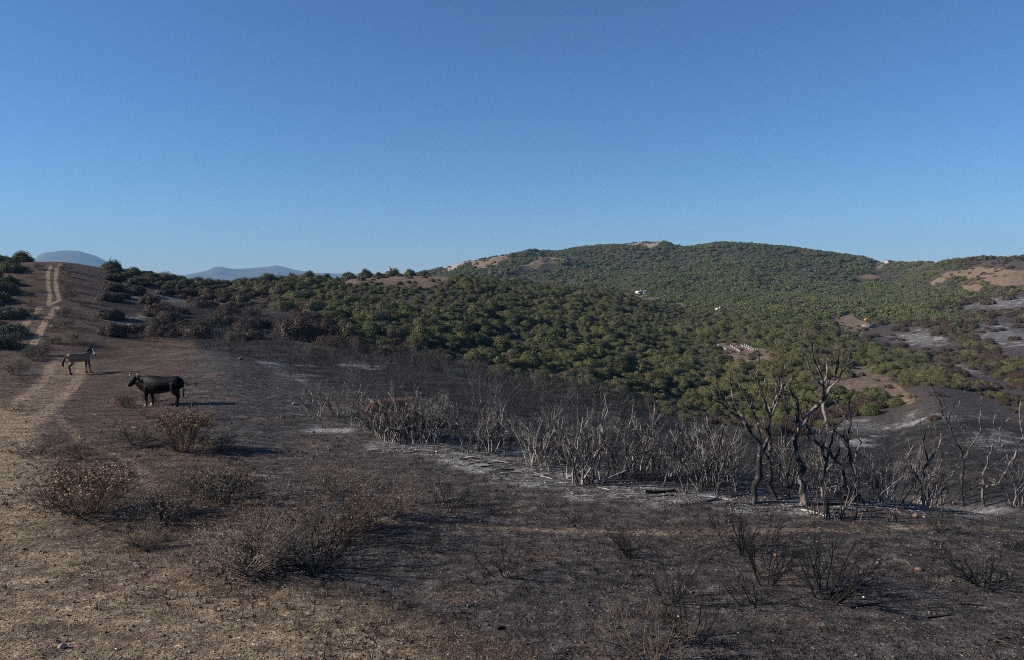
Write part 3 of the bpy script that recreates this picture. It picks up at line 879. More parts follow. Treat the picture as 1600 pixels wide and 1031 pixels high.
front += [(a + g3.uniform(-16, 16), b_ - g3.uniform(2, 9), h_ * g3.uniform(.75, .98)) for a, b_, h_ in front[:39] if a < 890 or (1020 < a < 1345)]
front = [(a, b_, h_ * (.78 if a > 1345 else 1)) for a, b_, h_ in front if not (a > 1480 and a < 1580)]
for i, (bx_, by_, hp) in enumerate(front):
    c, r = ground_at(bx_, by_)
    hm = hp / PXM(r)
    s = hm / 2.15
    hw = 'tall' if hm > 2.0 else ('low' if hm < 1.55 else 'middling')
    if bx_ < 570: wh = 'standing between the black and reddish cows'
    elif bx_ < 660: wh = 'screening the reddish brown cow'
    elif bx_ < 860: wh = 'in the row running down from the reddish cow'
    elif bx_ < 1000: wh = 'in the dense clump rising out of the ash'
    elif bx_ < 1165: wh = 'between the dense clump and the tall forked tree'
    elif bx_ < 1345: wh = 'at the feet of the tallest burnt trees'
    else: wh = 'around the wide burnt tree by the orange stone'
    lab = f'{hw} bare burnt shrub with pale stems {wh}'; grp = lab.replace('shrub with', 'shrubs with')
    place_stems('burnt_shrub', BP[i % 8], c, g3.uniform(0, 6.28), (s * g3.uniform(.85, 1.1), s * g3.uniform(.85, 1.1), s), lab, 'burnt shrub', grp)

# thickets behind the front row, on the black slope
bx, by = lattice(1.55, 24, 98, -26, 37)
bz = H(bx, by); px, py = project(np.stack([bx, by, bz], -1)); R = np.hypot(bx, by)
bn = cover(bx, by, bz)[0]; hid = grid_lookup(bx, by, HID)
edge = np.interp(px, [320, 480, 560, 620, 700, 830, 905, 1100, 1250, 1600], [545, 600, 655, 690, 690, 715, 745, 760, 772, 782])
u = g3.uniform(size=len(bx))
dn = np.where(px < 430, .12, np.where(R < 38, np.where(px > 820, .26, .5), .95))
dn = np.where((px > 1240) & (R > 42), .10, dn); dn = np.where((px > 1345) & (R < 42), .12, dn)
dn = np.where((px < 600) & (R > 52), .8, dn)
dn = dn * np.clip(.75 + fbm(bx / 6, by / 6, 2, 91) * 1.6, .1, 1)
hill = inpoly(px, py, BURN_HILL) & (R > 62); dn = np.where(hill, .62, dn)
ok = (bn > .6) & (py < edge) & (hid < 2.2) & (px > 140) & (px < 1680) & (u < dn) & ((R < np.where(px < 600, 100, 92)))
K = np.where(ok)[0]
K = K[np.argsort(R[K])]
print('burnt thicket', len(K))
for n_, i in enumerate(K):
    if n_ < 240:
        s = g3.uniform(.5, .95)
        hw = 'tall' if s > .8 else ('low' if s < .63 else 'middling')
        if px[i] < 480: wh = 'near the scorched brown bushes by the track hill'
        elif px[i] < 700: wh = 'just past the reddish brown cow' if R[i] < 36 else 'on the black slope beyond the reddish brown cow'
        elif px[i] < 1165: wh = 'close behind the pale front row of stems' if R[i] < 36 else 'down the black slope behind the pale front row'
        else: wh = 'on the steep bank behind the tall burnt trees'
        lab = f'{hw} thin charred shrub {wh}'; grp = lab.replace(' shrub ', ' shrubs ')
        o = add('burnt_shrub', BPFM[int(g3.integers(0, 4))], None, (bx[i], by[i], bz[i] - .05), g3.uniform(0, 6.28), (s * 1.05, s * 1.05, s * g3.uniform(.75, 1.05)))
        tag(o, lab, 'burnt shrub', grp)
        if o.data == BPFM[1]: mid_o = o
# the rest of the thicket as one mass
K2 = K[240:]
if len(K2):
    me = bpy.data.meshes.new('charred_thicket'); me.vertices.add(len(K2))
    me.vertices.foreach_set('co', np.stack([bx[K2], by[K2], bz[K2] - .05], -1).astype(np.float32).ravel())
    a = me.attributes.new('size', 'FLOAT', 'POINT'); a.data.foreach_set('value', g3.uniform(.6, .95, len(K2)).astype(np.float32))
    a = me.attributes.new('turn', 'FLOAT', 'POINT'); a.data.foreach_set('value', g3.uniform(0, 6.28, len(K2)).astype(np.float32))
    tho = add('charred_thicket', me)
    ng = bpy.data.node_groups.new('charred_thicket', 'GeometryNodeTree')
    ng.interface.new_socket('Geometry', in_out='INPUT', socket_type='NodeSocketGeometry')
    ng.interface.new_socket('Geometry', in_out='OUTPUT', socket_type='NodeSocketGeometry')
    N = ng.nodes; L = ng.links
    gi = N.new('NodeGroupInput'); go = N.new('NodeGroupOutput'); mp = N.new('GeometryNodeMeshToPoints'); L.new(gi.outputs[0], mp.inputs['Mesh'])
    oi = N.new('GeometryNodeObjectInfo'); oi.transform_space = 'ORIGINAL'; oi.inputs['Object'].default_value = mid_o; oi.inputs['As Instance'].default_value = True
    n1 = N.new('GeometryNodeInputNamedAttribute'); n1.data_type = 'FLOAT'; n1.inputs['Name'].default_value = 'size'
    n2 = N.new('GeometryNodeInputNamedAttribute'); n2.data_type = 'FLOAT'; n2.inputs['Name'].default_value = 'turn'
    cx_ = N.new('ShaderNodeCombineXYZ'); L.new(n2.outputs['Attribute'], cx_.inputs[2])
    ip = N.new('GeometryNodeInstanceOnPoints'); L.new(mp.outputs[0], ip.inputs['Points']); L.new(oi.outputs['Geometry'], ip.inputs['Instance'])
    L.new(cx_.outputs[0], ip.inputs['Rotation']); L.new(n1.outputs['Attribute'], ip.inputs['Scale']); L.new(ip.outputs[0], go.inputs[0])
    tho.modifiers.new('scatter', 'NODES').node_group = ng
    tag(tho, 'far mass of thin charred shrubs on the blackened slope', 'burnt scrub', kind='stuff')

# ------------------------------------------------------------------ tall burnt trees, limb by limb
def burnt_tree(base_px, limbs, label, twigs=5, seed=0, group=None):
    """limbs: list of (list of photo points, base radius m, depth swing m); first is the trunk"""
    g = np.random.default_rng(seed)
    c, r = ground_at(*base_px); twigs = max(2, twigs - 3)
    e = bpy.data.objects.new('burnt_tree', None); COL.objects.link(e); e.location = c
    tag(e, label, 'burnt tree', group)
    dn_ = np.array([c[0], c[1], 0]) / r
    for li, (pts, rad, swing) in enumerate(limbs):
        P = []
        m = len(pts)
        for k, (a, b_) in enumerate(pts):
            d = ray(a, b_); h = math.hypot(d[0], d[1])
            rr = r + swing[0] + (swing[1] - swing[0]) * k / max(1, m - 1)
            P.append([d[0] / h * rr, d[1] / h * rr, CAMZ + d[2] / h * rr])
        P = np.array(P) - c
        if li == 0 or pts[0][1] > base_px[1] - 14: P[0, 2] = min(P[0, 2], -.12)
        # subdivide with crookedness
        Q = [P[0]]
        for k in range(m - 1):
            for f in (.34, .67, 1.0):
                q_ = P[k] * (1 - f) + P[k + 1] * f
                if f < 1: q_ = q_ + g.normal(size=3) * np.linalg.norm(P[k + 1] - P[k]) * .05
                Q.append(q_)
        Q = np.array(Q); n = len(Q)
        rads = rad * (1.5 if base_px[0] > 1450 else .98) * np.linspace(1, .34, n) * (1 + g.normal(size=n) * .11)
        if li == 0: rads[0] *= 1.5; rads[1] *= 1.15
        V, Fs = tubes([(Q, rads)], 7)
        o = add('trunk' if li == 0 else 'limb', make_mesh('trunk' if li == 0 else 'limb', V, Fs, [m_char], True), e)
        out = []
        nt_ = twigs if li else 2
        for k in range(nt_):
            f = g.uniform(.35, 1.0); i = min(n - 2, int(f * (n - 1)))
            d = Q[i + 1] - Q[i]; d /= np.linalg.norm(d)
            sd = g.normal(size=3); sd /= np.linalg.norm(sd)
            d = d * .8 + sd * .6 + np.array([0, 0, .35]); d /= np.linalg.norm(d)
            grow(g, out, Q[i], d, g.uniform(.35, .85), max(.008, rads[i] * .55), 0, 1, (2,), (.4, .8), .12, .2, .4)
        if out:
            V, Fs = tubes(out, 3)
            add('twigs', make_mesh('twigs', V, Fs, [m_char]), o)
    return e

burnt_tree((1174, 785), [
    ([(1174, 785), (1187, 744), (1186, 717), (1196, 694), (1203, 680), (1202, 652)], .085, (0, .1)),
    ([(1187, 716), (1187, 691), (1164, 659), (1141, 642), (1123, 627), (1100, 617)], .06, (0, -.6)),
    ([(1164, 659), (1150, 633), (1141, 592), (1144, 557)], .035, (-.2, .5)),
    ([(1141, 642), (1130, 622), (1120, 601), (1109, 566)], .03, (-.4, -.9)),
    ([(1203, 652), (1214, 630), (1220, 610), (1224, 592), (1227, 563)], .036, (.1, .6)),
    ([(1203, 680), (1182, 656), (1167, 624), (1156, 604), (1150, 580)], .036, (.1, .8)),
    ([(1202, 655), (1196, 627), (1185, 598), (1187, 555)], .03, (.1, -.5))],
    'tall forked burnt tree with a pale bare trunk and one limb reaching sideways', 5, 1)
burnt_tree((1212, 780), [
    ([(1212, 780), (1205, 744), (1203, 700), (1203, 646), (1217, 611), (1226, 562)], .055, (0, .5)),
    ([(1204, 720), (1196, 709), (1188, 680), (1180, 650)], .035, (.1, -.3)),
    ([(1203, 646), (1196, 620), (1194, 590)], .026, (.2, .7))],
    'slender burnt tree with a single bent stem beside the tall forked tree', 5, 2)
burnt_tree((1252, 787), [
    ([(1252, 787), (1255, 757), (1247, 716), (1242, 687), (1248, 667)], .095, (0, .1)),
    ([(1248, 667), (1245, 623), (1232, 608), (1238, 582)], .05, (.1, -.4)),
    ([(1248, 667), (1270, 641), (1284, 626), (1296, 606), (1310, 594), (1334, 562)], .06, (.1, .6)),
    ([(1284, 626), (1284, 588), (1270, 553), (1268, 533)], .04, (.3, 0)),
    ([(1290, 612), (1293, 579), (1294, 547)], .032, (.4, .9)),
    ([(1300, 602), (1310, 571), (1312, 539)], .03, (.5, .3)),
    ([(1284, 600), (1272, 590), (1262, 566), (1256, 548)], .028, (.2, -.4)),
    ([(1245, 640), (1224, 618), (1212, 600)], .026, (0, -.5))],
    'tallest burnt tree with a thick twisted trunk and a fan of upright bare branches', 6, 3)
burnt_tree((1341, 782), [
    ([(1341, 782), (1334, 728), (1322, 693), (1316, 681), (1293, 670)], .08, (0, -.2)),
    ([(1293, 670), (1287, 640), (1288, 610), (1280, 580), (1276, 556)], .05, (-.2, .2)),
    ([(1322, 693), (1330, 660), (1326, 632), (1334, 606)], .035, (0, .5)),
    ([(1334, 728), (1346, 690), (1340, 664)], .03, (0, -.5))],
    'leaning burnt tree whose dark trunk bends over towards the tallest burnt tree', 6, 4)
burnt_tree((1325, 782), [
    ([(1325, 782), (1318, 745), (1316, 728), (1296, 702), (1258, 678), (1246, 668)], .06, (0, -.7)),
    ([(1316, 728), (1326, 702), (1322, 676)], .03, (0, .5)),
    ([(1296, 702), (1284, 690), (1282, 664)], .026, (-.3, -.7))],
    'low burnt tree with a long limb slanting across the trunks behind it', 5, 5)
burnt_tree((1505, 791), [
    ([(1505, 791), (1503, 757), (1505, 719), (1500, 699), (1482, 661)], .085, (0, .1)),
    ([(1482, 661), (1471, 632), (1460, 614), (1453, 594)], .045, (.1, -.4)),
    ([(1505, 716), (1520, 693), (1532, 675), (1530, 656), (1532, 643), (1534, 618)], .05, (.1, .6)),
    ([(1482, 661), (1491, 629), (1505, 614), (1523, 600)], .036, (.1, .5)),
    ([(1488, 676), (1478, 650), (1474, 622), (1476, 604)], .03, (.1, .9)),
    ([(1500, 700), (1486, 690), (1466, 680), (1448, 664)], .032, (0, -.6)),
    ([(1520, 693), (1506, 672), (1498, 650), (1500, 624)], .03, (.2, -.4))],
    'wide burnt tree with arching bare limbs standing against the burnt spur', 6, 6)
burnt_tree((1537, 791), [
    ([(1537, 791), (1535, 763), (1545, 758), (1561, 754), (1578, 722), (1599, 681), (1597, 617)], .07, (0, .3)),
    ([(1535, 763), (1540, 730), (1549, 705), (1553, 673), (1556, 646)], .045, (0, -.4)),
    ([(1578, 722), (1566, 694), (1562, 668), (1580, 650), (1590, 634)], .035, (.2, .7)),
    ([(1549, 705), (1542, 690), (1546, 668)], .025, (-.3, -.6))],
    'low burnt tree with one heavy limb sweeping up beside the wide burnt tree', 6, 7)
burnt_tree((1122, 772), [
    ([(1122, 772), (1124, 742), (1118, 706), (1108, 676), (1104, 650)], .04, (0, .2)),
    ([(1118, 706), (1128, 680), (1132, 654)], .028, (0, -.3)),
    ([(1124, 742), (1134, 716), (1146, 690), (1150, 668)], .03, (0, .4))],
    'small pale burnt tree with three thin stems left of the tall forked tree'.replace('left of', 'next to'), 5, 8)

burnt_tree((1290, 786), [
    ([(1290, 786), (1282, 752), (1292, 722), (1280, 694), (1262, 668), (1250, 640)], .05, (.2, -.3)),
    ([(1282, 752), (1300, 726), (1312, 700), (1306, 668)], .036, (.2, .7)),
    ([(1292, 722), (1300, 690), (1312, 660), (1330, 640)], .032, (.1, -.5))],
    'crooked burnt tree with crossing limbs beside the stub clump', 6, 9)
burnt_tree((1236, 783), [
    ([(1236, 783), (1228, 748), (1236, 716), (1226, 686), (1232, 652)], .042, (.4, .8)),
    ([(1228, 748), (1212, 722), (1206, 700)], .028, (.4, .1)),
    ([(1236, 716), (1250, 694), (1262, 672), (1262, 650)], .028, (.5, 1.0))],
    'thin crooked burnt tree standing between forked tree and tallest tree', 6, 10)
burnt_tree((1446, 791), [
    ([(1446, 791), (1440, 756), (1450, 722), (1442, 690), (1452, 664)], .038, (0, .4)),
    ([(1440, 756), (1424, 730), (1420, 700)], .028, (0, -.4)),
    ([(1450, 722), (1466, 700), (1470, 676)], .026, (.2, .5))],
    'small burnt tree with three crooked limbs behind the orange stone', 5, 11)
# ---- cut, charred stub clumps
def stub_clump(base, wpx, hpx, n, label, seed):
    g = np.random.default_rng(seed); c, r = ground_at(*base); w_ = wpx / PXM(r); h_ = hpx / PXM(r)
    e = bpy.data.objects.new('burnt_stub_clump', None); COL.objects.link(e); e.location = c
    tag(e, label, 'burnt stump')
    for k in range(n):
        x = g.uniform(-.5, .5) * w_; y = g.uniform(-.3, .3) * w_; l = h_ * g.uniform(.45, 1)
        out = []; d = np.array([x / w_ * .5, y / w_ * .5, 1]); d /= np.linalg.norm(d)
        grow(g, out, (x, y, -.08), d, l + .08, g.uniform(.010, .021), 0, 0, (0,), (.3, .6), .05, .07, .75, 5)
        V, Fs = tubes(out, 5); add('stub', make_mesh('stub', V, Fs, [m_twig_br if k % 3 == 0 else m_char_dark]), e)
stub_clump((1293, 808), 44, 46, 16, 'clump of short charred stubs in front of the tallest burnt tree', 71)
stub_clump((1322, 812), 40, 30, 9, 'small clump of charred stubs beside the reddish path', 72)
stub_clump((1386, 812), 38, 20, 9, 'low row of broken charred stubs beside the orange stone', 73)
#PART4
# ------------------------------------------------------------------ trees on the ridge
def ridge_tree(px_, py_, wpx, label, mat, seed, rmin=90, group=None, cat='tree'):
    d = ray(px_, HOR); h = math.hypot(d[0], d[1]); ia_ = int(np.argmin(np.abs(AZ - math.atan2(d[0], d[1]))))
    r = math.exp(cr[ia_, 6]) * (.985 + .02 * (seed % 3))
    c = np.array([d[0] / h * r, d[1] / h * r, 0]); c[2] = float(H(c[0], c[1])) - .1
    s = wpx / PXM(r) / 2
    e = bpy.data.objects.new('ridge_tree', None); COL.objects.link(e); e.location = c
    tag(e, label, cat, group)
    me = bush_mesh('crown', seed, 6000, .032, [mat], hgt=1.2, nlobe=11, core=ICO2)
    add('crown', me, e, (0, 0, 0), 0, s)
    g = np.random.default_rng(seed); out = []
    for k in range(3):
        a = g.uniform(0, 6.28)
        grow(g, out, (0, 0, -.2), (.25 * math.cos(a), .25 * math.sin(a), 1), s * 1.1, .10 * s, 0, 1, (2,), (.3, .6), .1, .12, .4)
    V, Fs = tubes(out, 5); add('trunk', make_mesh('trunk', V, Fs, [m_trunk]), e)
RT = [(454, 441, 28, 'round dark tree on the ridge crest at the thicket end away from the clearing'), (481, 440, 31, 'broad dark tree on the ridge crest beside the round one'), (510, 440, 22, 'low rounded tree on the ridge between broad trees and clearing'),
      (526, 440, 11, 'smallest slim tree at the edge of the ridge clearing'), (545, 441, 24, 'square-topped dark tree at the near end of the ridge clearing'), (572, 440, 27, 'wide dark tree in the middle of the ridge clearing row'),
      (613, 436, 27, 'spreading pale green tree above the bare ridge clearing'), (641, 432, 22, 'rounded tree standing tallest on the bare ridge clearing'), (662, 433, 22, 'low dark tree at the far end of the ridge clearing'),
      (592, 440, 16, 'small bush-like tree in the ridge clearing row'), (174, 410, 30, 'round dark tree on the hilltop beside the sandy track'), (36, 409, 30, 'dark spreading tree on the hilltop across the sandy track'), (5, 410, 22, 'dark tree on the hilltop bank away from the track')]
for i, (a, b_, w_, lab) in enumerate(RT):
    ridge_tree(a, b_ - 1, w_, lab, m_leaf2 if i not in (6, 7) else m_leaf, 900 + i, 90 if a > 200 else 100)

# ------------------------------------------------------------------ dry shrubs of the foreground
def shrub_proto(seed, nst, kids, rad, h, lean, mat, leaves=0, leafmat=None, up=.06, maxlev=2, leafsize=.012, toponly=False):
    g = np.random.default_rng(seed); out = []
    for k in range(nst):
        a = g.uniform(0, 6.28); e = lean * math.sqrt(g.uniform(.02, 1))
        base = np.array([math.cos(a), math.sin(a), 0]) * g.uniform(0, .22) + np.array([0, 0, -.06])
        d = np.array([math.cos(a) * e, math.sin(a) * e, 1.0]); d /= np.linalg.norm(d)
        grow(g, out, base, d, h * g.uniform(.6, 1.05), rad * g.uniform(.7, 1.4), 0, maxlev, kids, (.35, .9), up, .16, .4)
    V, Fs = tubes(out, 3)
    res = [('twigs', make_mesh('twigs', V, Fs, [mat]))]
    if leaves:
        P = np.concatenate([p_[len(p_) // 2:] for p_, _ in out])
        if toponly: P = P[P[:, 2] > np.percentile(P[:, 2], 55)]
        P = P[g.integers(0, len(P), leaves)] + g.normal(size=(leaves, 3)) * .015
        n = leaves; u_ = g.normal(size=(n, 3)); u_ /= np.linalg.norm(u_, axis=1)[:, None]; v_ = np.cross(u_, g.normal(size=(n, 3))); v_ /= np.linalg.norm(v_, axis=1)[:, None]
        s_ = leafsize * g.uniform(.6, 1.5, n)[:, None]
        Q = np.stack([P - u_ * s_, P - v_ * s_ * .6, P + u_ * s_, P + v_ * s_ * .6], 1).reshape(-1, 3)
        res.append(('dry_leaves', make_mesh('dry_leaves', Q, [np.arange(4 * n).reshape(-1, 4)], [leafmat], False, {'tint': np.repeat(g.uniform(size=n), 4)})))
    return res
m_tan = leaf_mat('dry_leaf_tan', (.19, .125, .065), (.25, .165, .085), (.33, .23, .13))
m_brn = leaf_mat('dry_leaf_brown', (.095, .070, .056), (.135, .102, .082), (.20, .16, .13))
m_gry = leaf_mat('dry_leaf_grey', (.13, .108, .083), (.18, .150, .115), (.28, .24, .185))
SP = {'tan': [shrub_proto(700 + i, 54, (6, 3), .008, 1.0, 1.1, m_twig_br, 4200, m_tan, leafsize=.021, toponly=True) for i in range(2)],
      'grey': [shrub_proto(710 + i, 66, (6, 3), .0085, 1.0, 1.7, m_twig, 2800, m_gry, up=.02, leafsize=.015) for i in range(3)],
      'brown': [shrub_proto(720 + i, 26, (6, 4), .008, 1.0, 1.3, m_twig_br, 1500, m_brn, leafsize=.013) for i in range(3)],
      'burnt': [shrub_proto(730 + i, 9 + 2 * i, (4, 3), .0125, 1.0, 1.3, m_char_black, up=.09) for i in range(4)]}
m_green_tuft = leaf_mat('tuft_green', (.09, .095, .035), (.13, .13, .05), (.17, .16, .07))
SP['sparse'] = [shrub_proto(760 + i, 16, (5, 3), .0085, 1.0, 1.4, m_twig_br, 500, m_brn, up=.05, leafsize=.011) for i in range(2)]
SP['dark'] = [shrub_proto(740 + i, 40, (5, 3), .008, 1.0, 1.4, m_char_mid, 2400, m_scrub, leafsize=.022) for i in range(2)]
SP['tuft'] = [shrub_proto(750 + i, 30, (4, 2), .008, 1.0, 1.3, m_twig_br, 1500, m_green_tuft, leafsize=.03) for i in range(2)]

def dry_shrub(px_, py_, wpx, hpx, typ, label, i=0, group=None, name='dry_shrub', rmin=6):
    c, r = ground_at(px_, py_, rmin)
    W = wpx / PXM(r); Hh = hpx / PXM(r)
    e = bpy.data.objects.new(name, None); COL.objects.link(e); e.location = c
    wide = {'tan': 1.5, 'grey': 2.0, 'brown': 1.5, 'burnt': 1.55, 'sparse': 1.6, 'dark': 1.8, 'tuft': 1.7}[typ]
    e.scale = (W / wide, W / wide * .9, Hh / .98); e.rotation_euler = (0, 0, (i * 2.399) % 6.28)
    tag(e, label, 'shrub', group)
    pr = SP[typ]
    for nm, me in pr[i % len(pr)]:
        o = bpy.data.objects.new(nm, me); COL.objects.link(o); o.parent = e
    return e
DS = [(128, 803, 112, 66, 'tan', 'tan-topped dry shrub with reddish lower twigs on the pale stony ground'),
      (78, 796, 60, 30, 'brown', 'low reddish brown twiggy shrub against the tan-topped shrub'),
      (256, 814, 132, 56, 'grey', 'low grey dry cushion shrub next to the tan-topped shrub'),
      (288, 704, 74, 58, 'tan', 'upright tan dry shrub with long shadow past the black cow'),
      (348, 782, 118, 54, 'dark', 'dark hollow dry shrub behind the grey cushion shrub'),
      (300, 772, 90, 44, 'brown', 'brown twiggy shrub beside the dark hollow shrub'),
      (380, 888, 190, 76, 'grey', 'wide grey sprawling skirt of dry twigs at the foot of the big shrub'),
      (496, 893, 160, 104, 'burnt', 'bare black branching shrub in front of the big brown shrub'),
      (446, 872, 180, 92, 'brown', 'big brown twiggy shrub leaning over the bare ground'),
      (520, 836, 180, 92, 'brown', 'large brown shrub at the middle of the big dry clump'),
      (610, 798, 150, 62, 'brown', 'brown shrub at the far end of the big dry clump'),
      (530, 768, 120, 56, 'brown', 'loose brown shrub at the back of the big dry clump'),
      (560, 830, 70, 34, 'dark', 'small dark shrub tucked under the big dry clump'),
      (228, 852, 86, 36, 'grey', 'flat grey shrub casting shadow in front of the cushion shrub'),
      (214, 694, 66, 30, 'dark', 'sparse dark shrub beside the upright tan shrub'),
      (130, 714, 90, 26, 'brown', 'flattened brown scrub beside the sandy track'),
      (50, 708, 70, 24, 'brown', 'thin brown scrub at the edge of the sandy track'),
      (198, 636, 34, 18, 'dark', 'small dark round shrub under the head of the black cow'),
      (236, 652, 48, 22, 'brown', 'small brown shrub under the belly of the black cow'),
      (235, 628, 30, 16, 'dark', 'low dark shrub behind the front legs of the black cow'),
      (322, 656, 32, 16, 'brown', 'little brown shrub behind the hind legs of the black cow'),
      (340, 706, 60, 28, 'dark', 'dark shrub in the shadow of the upright tan shrub'),
      (700, 798, 70, 62, 'burnt', 'thin black shrub behind the reddish path start'),
      (668, 858, 60, 40, 'burnt', 'very thin black twigs beside the big dry clump'),
      (790, 897, 112, 74, 'burnt', 'wide black forked shrub in the middle of the burnt ground'),
      (778, 806, 54, 44, 'burnt', 'upright black twigs beside the reddish path'),
      (735, 790, 40, 30, 'burnt', 'small black twigs near the ash edge'),
      (985, 866, 104, 52, 'burnt', 'low black splayed twigs in front of the reddish path'),
      (1088, 862, 116, 58, 'sparse', 'dense brownish dry shrub on the burnt ground by the path'),
      (1165, 862, 120, 92, 'burnt', 'tall black branching shrub beside the dense brownish shrub'),
      (1200, 910, 110, 112, 'burnt', 'upright black shrub with thin rods standing on burnt ground'),
      (1290, 936, 176, 118, 'burnt', 'largest black burnt shrub with a fan of bare rods'),
      (1050, 938, 120, 104, 'burnt', 'black burnt shrub with crossing curved branches'),
      (1020, 1030, 200, 96, 'sparse', 'sprawling dry grey-brown shrub with dark shadow on burnt ground'),
      (1075, 1000, 110, 90, 'burnt', 'black thin shrub growing out of the sprawling grey-brown shrub'),
      (1530, 912, 130, 62, 'burnt', 'low black shrub with two arching branches on reddish ground'),
      (1470, 832, 50, 44, 'burnt', 'little black forked shrub by the orange stone'),
      (1180, 945, 110, 66, 'burnt', 'black leaning twigs between two burnt shrubs'),
      (895, 812, 40, 22, 'burnt', 'tiny black tuft of twigs behind the reddish path'),
      (1580, 860, 40, 30, 'burnt', 'broken black twigs beside a charred root')]
for i, (a, b_, w_, h_, typ, lab) in enumerate(DS):
    dry_shrub(a, b_, w_, h_, typ, lab, i, name='burnt_bush' if typ == 'burnt' else 'dry_shrub')
# small shrubs of the track hill, seen from afar
TS = [(28, 585, 32, 18, 'dark'), (55, 562, 34, 16, 'dark'), (62, 556, 28, 18, 'dark'), (15, 545, 40, 22, 'dark'), (48, 598, 30, 12, 'brown'), (108, 470, 26, 14, 'dark'), (107, 455, 16, 10, 'tuft'), (104, 433, 14, 8, 'tuft'), (103, 424, 20, 9, 'dark'),
      (62, 422, 18, 8, 'dark'), (46, 478, 26, 10, 'brown'), (45, 493, 24, 9, 'dark'), (98, 496, 26, 12, 'dark'), (105, 512, 22, 10, 'dark'), (115, 534, 22, 12, 'tuft'), (82, 518, 18, 8, 'brown'), (88, 514, 16, 8, 'brown'), (128, 498, 18, 8, 'brown'),
      (125, 518, 20, 8, 'brown'), (132, 480, 18, 8, 'dark'), (140, 508, 24, 9, 'brown'), (100, 536, 26, 12, 'brown'), (134, 540, 24, 10, 'brown'), (76, 505, 14, 6, 'dark'), (98, 445, 16, 8, 'brown'), (120, 446, 16, 7, 'brown'), (55, 438, 18, 8, 'brown'),
      (58, 456, 18, 8, 'brown'), (42, 464, 12, 6, 'tuft'), (80, 536, 18, 8, 'dark'), (250, 528, 46, 12, 'brown'), (215, 530, 30, 10, 'brown'), (295, 600, 24, 10, 'brown'), (165, 560, 26, 8, 'brown'), (20, 640, 30, 10, 'brown')]
for i, (a, b_, w_, h_, typ) in enumerate(TS):
    lab = {'dark': 'small dark dry shrub on the brown slope beside the rutted track', 'brown': 'small brown dry shrub on the brown slope beside the rutted track', 'tuft': 'small yellow-green tuft on the brown slope beside the rutted track'}[typ]
    dry_shrub(a, b_, w_, h_ * 1.15, typ, lab, i, {'dark': 'dark shrubs on the track slope', 'brown': 'brown shrubs on the track slope', 'tuft': 'green tufts on the track slope'}[typ], 'small_shrub', 30)

# ------------------------------------------------------------------ animals
def loft(P, RW, RH, sides=14, side=None):
    P = np.asarray(P, float); n = len(P)
    t = np.gradient(P, axis=0); t /= np.linalg.norm(t, axis=1)[:, None] + 1e-9
    V = []
    for k in range(n):
        sv = np.cross(t[k], [0, 0, 1.0]) if side is None else np.array(side, float)
        if np.linalg.norm(sv) < .25: sv = np.array([0, 1.0, 0])
        sv = sv - (sv @ t[k]) * t[k]; sv /= np.linalg.norm(sv)
        uv = np.cross(sv, t[k])
        for a in np.arange(sides) * 2 * math.pi / sides:
            V.append(P[k] + sv * RW[k] * math.cos(a) + uv * RH[k] * math.sin(a))
    V += [P[0] - t[0] * RH[0] * .3, P[-1] + t[-1] * RH[-1] * .3]
    Q = [[k * sides + j, k * sides + (j + 1) % sides, (k + 1) * sides + (j + 1) % sides, (k + 1) * sides + j] for k in range(n - 1) for j in range(sides)]
    c0, c1 = n * sides, n * sides + 1
    T = [[c0, (j + 1) % sides, j] for j in range(sides)] + [[c1, (n - 1) * sides + j, (n - 1) * sides + (j + 1) % sides] for j in range(sides)]
    return np.array(V), [np.array(Q), np.array(T)]

def resample(P, *Rs, n=24):
    P = np.asarray(P, float); d = np.concatenate([[0], np.cumsum(np.linalg.norm(np.diff(P, axis=0), axis=1))])
    q_ = np.linspace(0, d[-1], n)
    return [np.stack([pchip(d, P[:, k], q_) for k in range(3)], 1)] + [pchip(d, np.asarray(r_, float), q_) for r_ in Rs]

def limb(P, R, n=20, flat=1.0):
    p_, r_ = resample(P, R, n=n)
    return loft(p_, r_ * flat, r_, 10, side=(0, 1, 0) if abs(np.asarray(P)[0][2] - np.asarray(P)[-1][2]) > .2 else None)

def skin_body(name, parts, voxel, mats):
    V, Fs = merge(parts)
    tmp = bpy.data.objects.new('tmp_body', make_mesh('tmp_body', V, Fs)); COL.objects.link(tmp)
    m1 = tmp.modifiers.new('r', 'REMESH'); m1.mode = 'VOXEL'; m1.voxel_size = voxel; m1.use_smooth_shade = True
    m2 = tmp.modifiers.new('s', 'SMOOTH'); m2.iterations = 9; m2.factor = .5
    dg = bpy.context.evaluated_depsgraph_get(); dg.update()
    me = bpy.data.meshes.new_from_object(tmp.evaluated_get(dg), depsgraph=dg)
    bpy.data.objects.remove(tmp, do_unlink=True)
    me.name = name; me.materials.clear()
    for m in mats: me.materials.append(m)
    me.polygons.foreach_set('use_smooth', np.ones(len(me.polygons), bool))
    return me

def smooth_part(name, V, Fs, mat, parent):
    return add(name, make_mesh(name, V, Fs, [mat], True), parent)

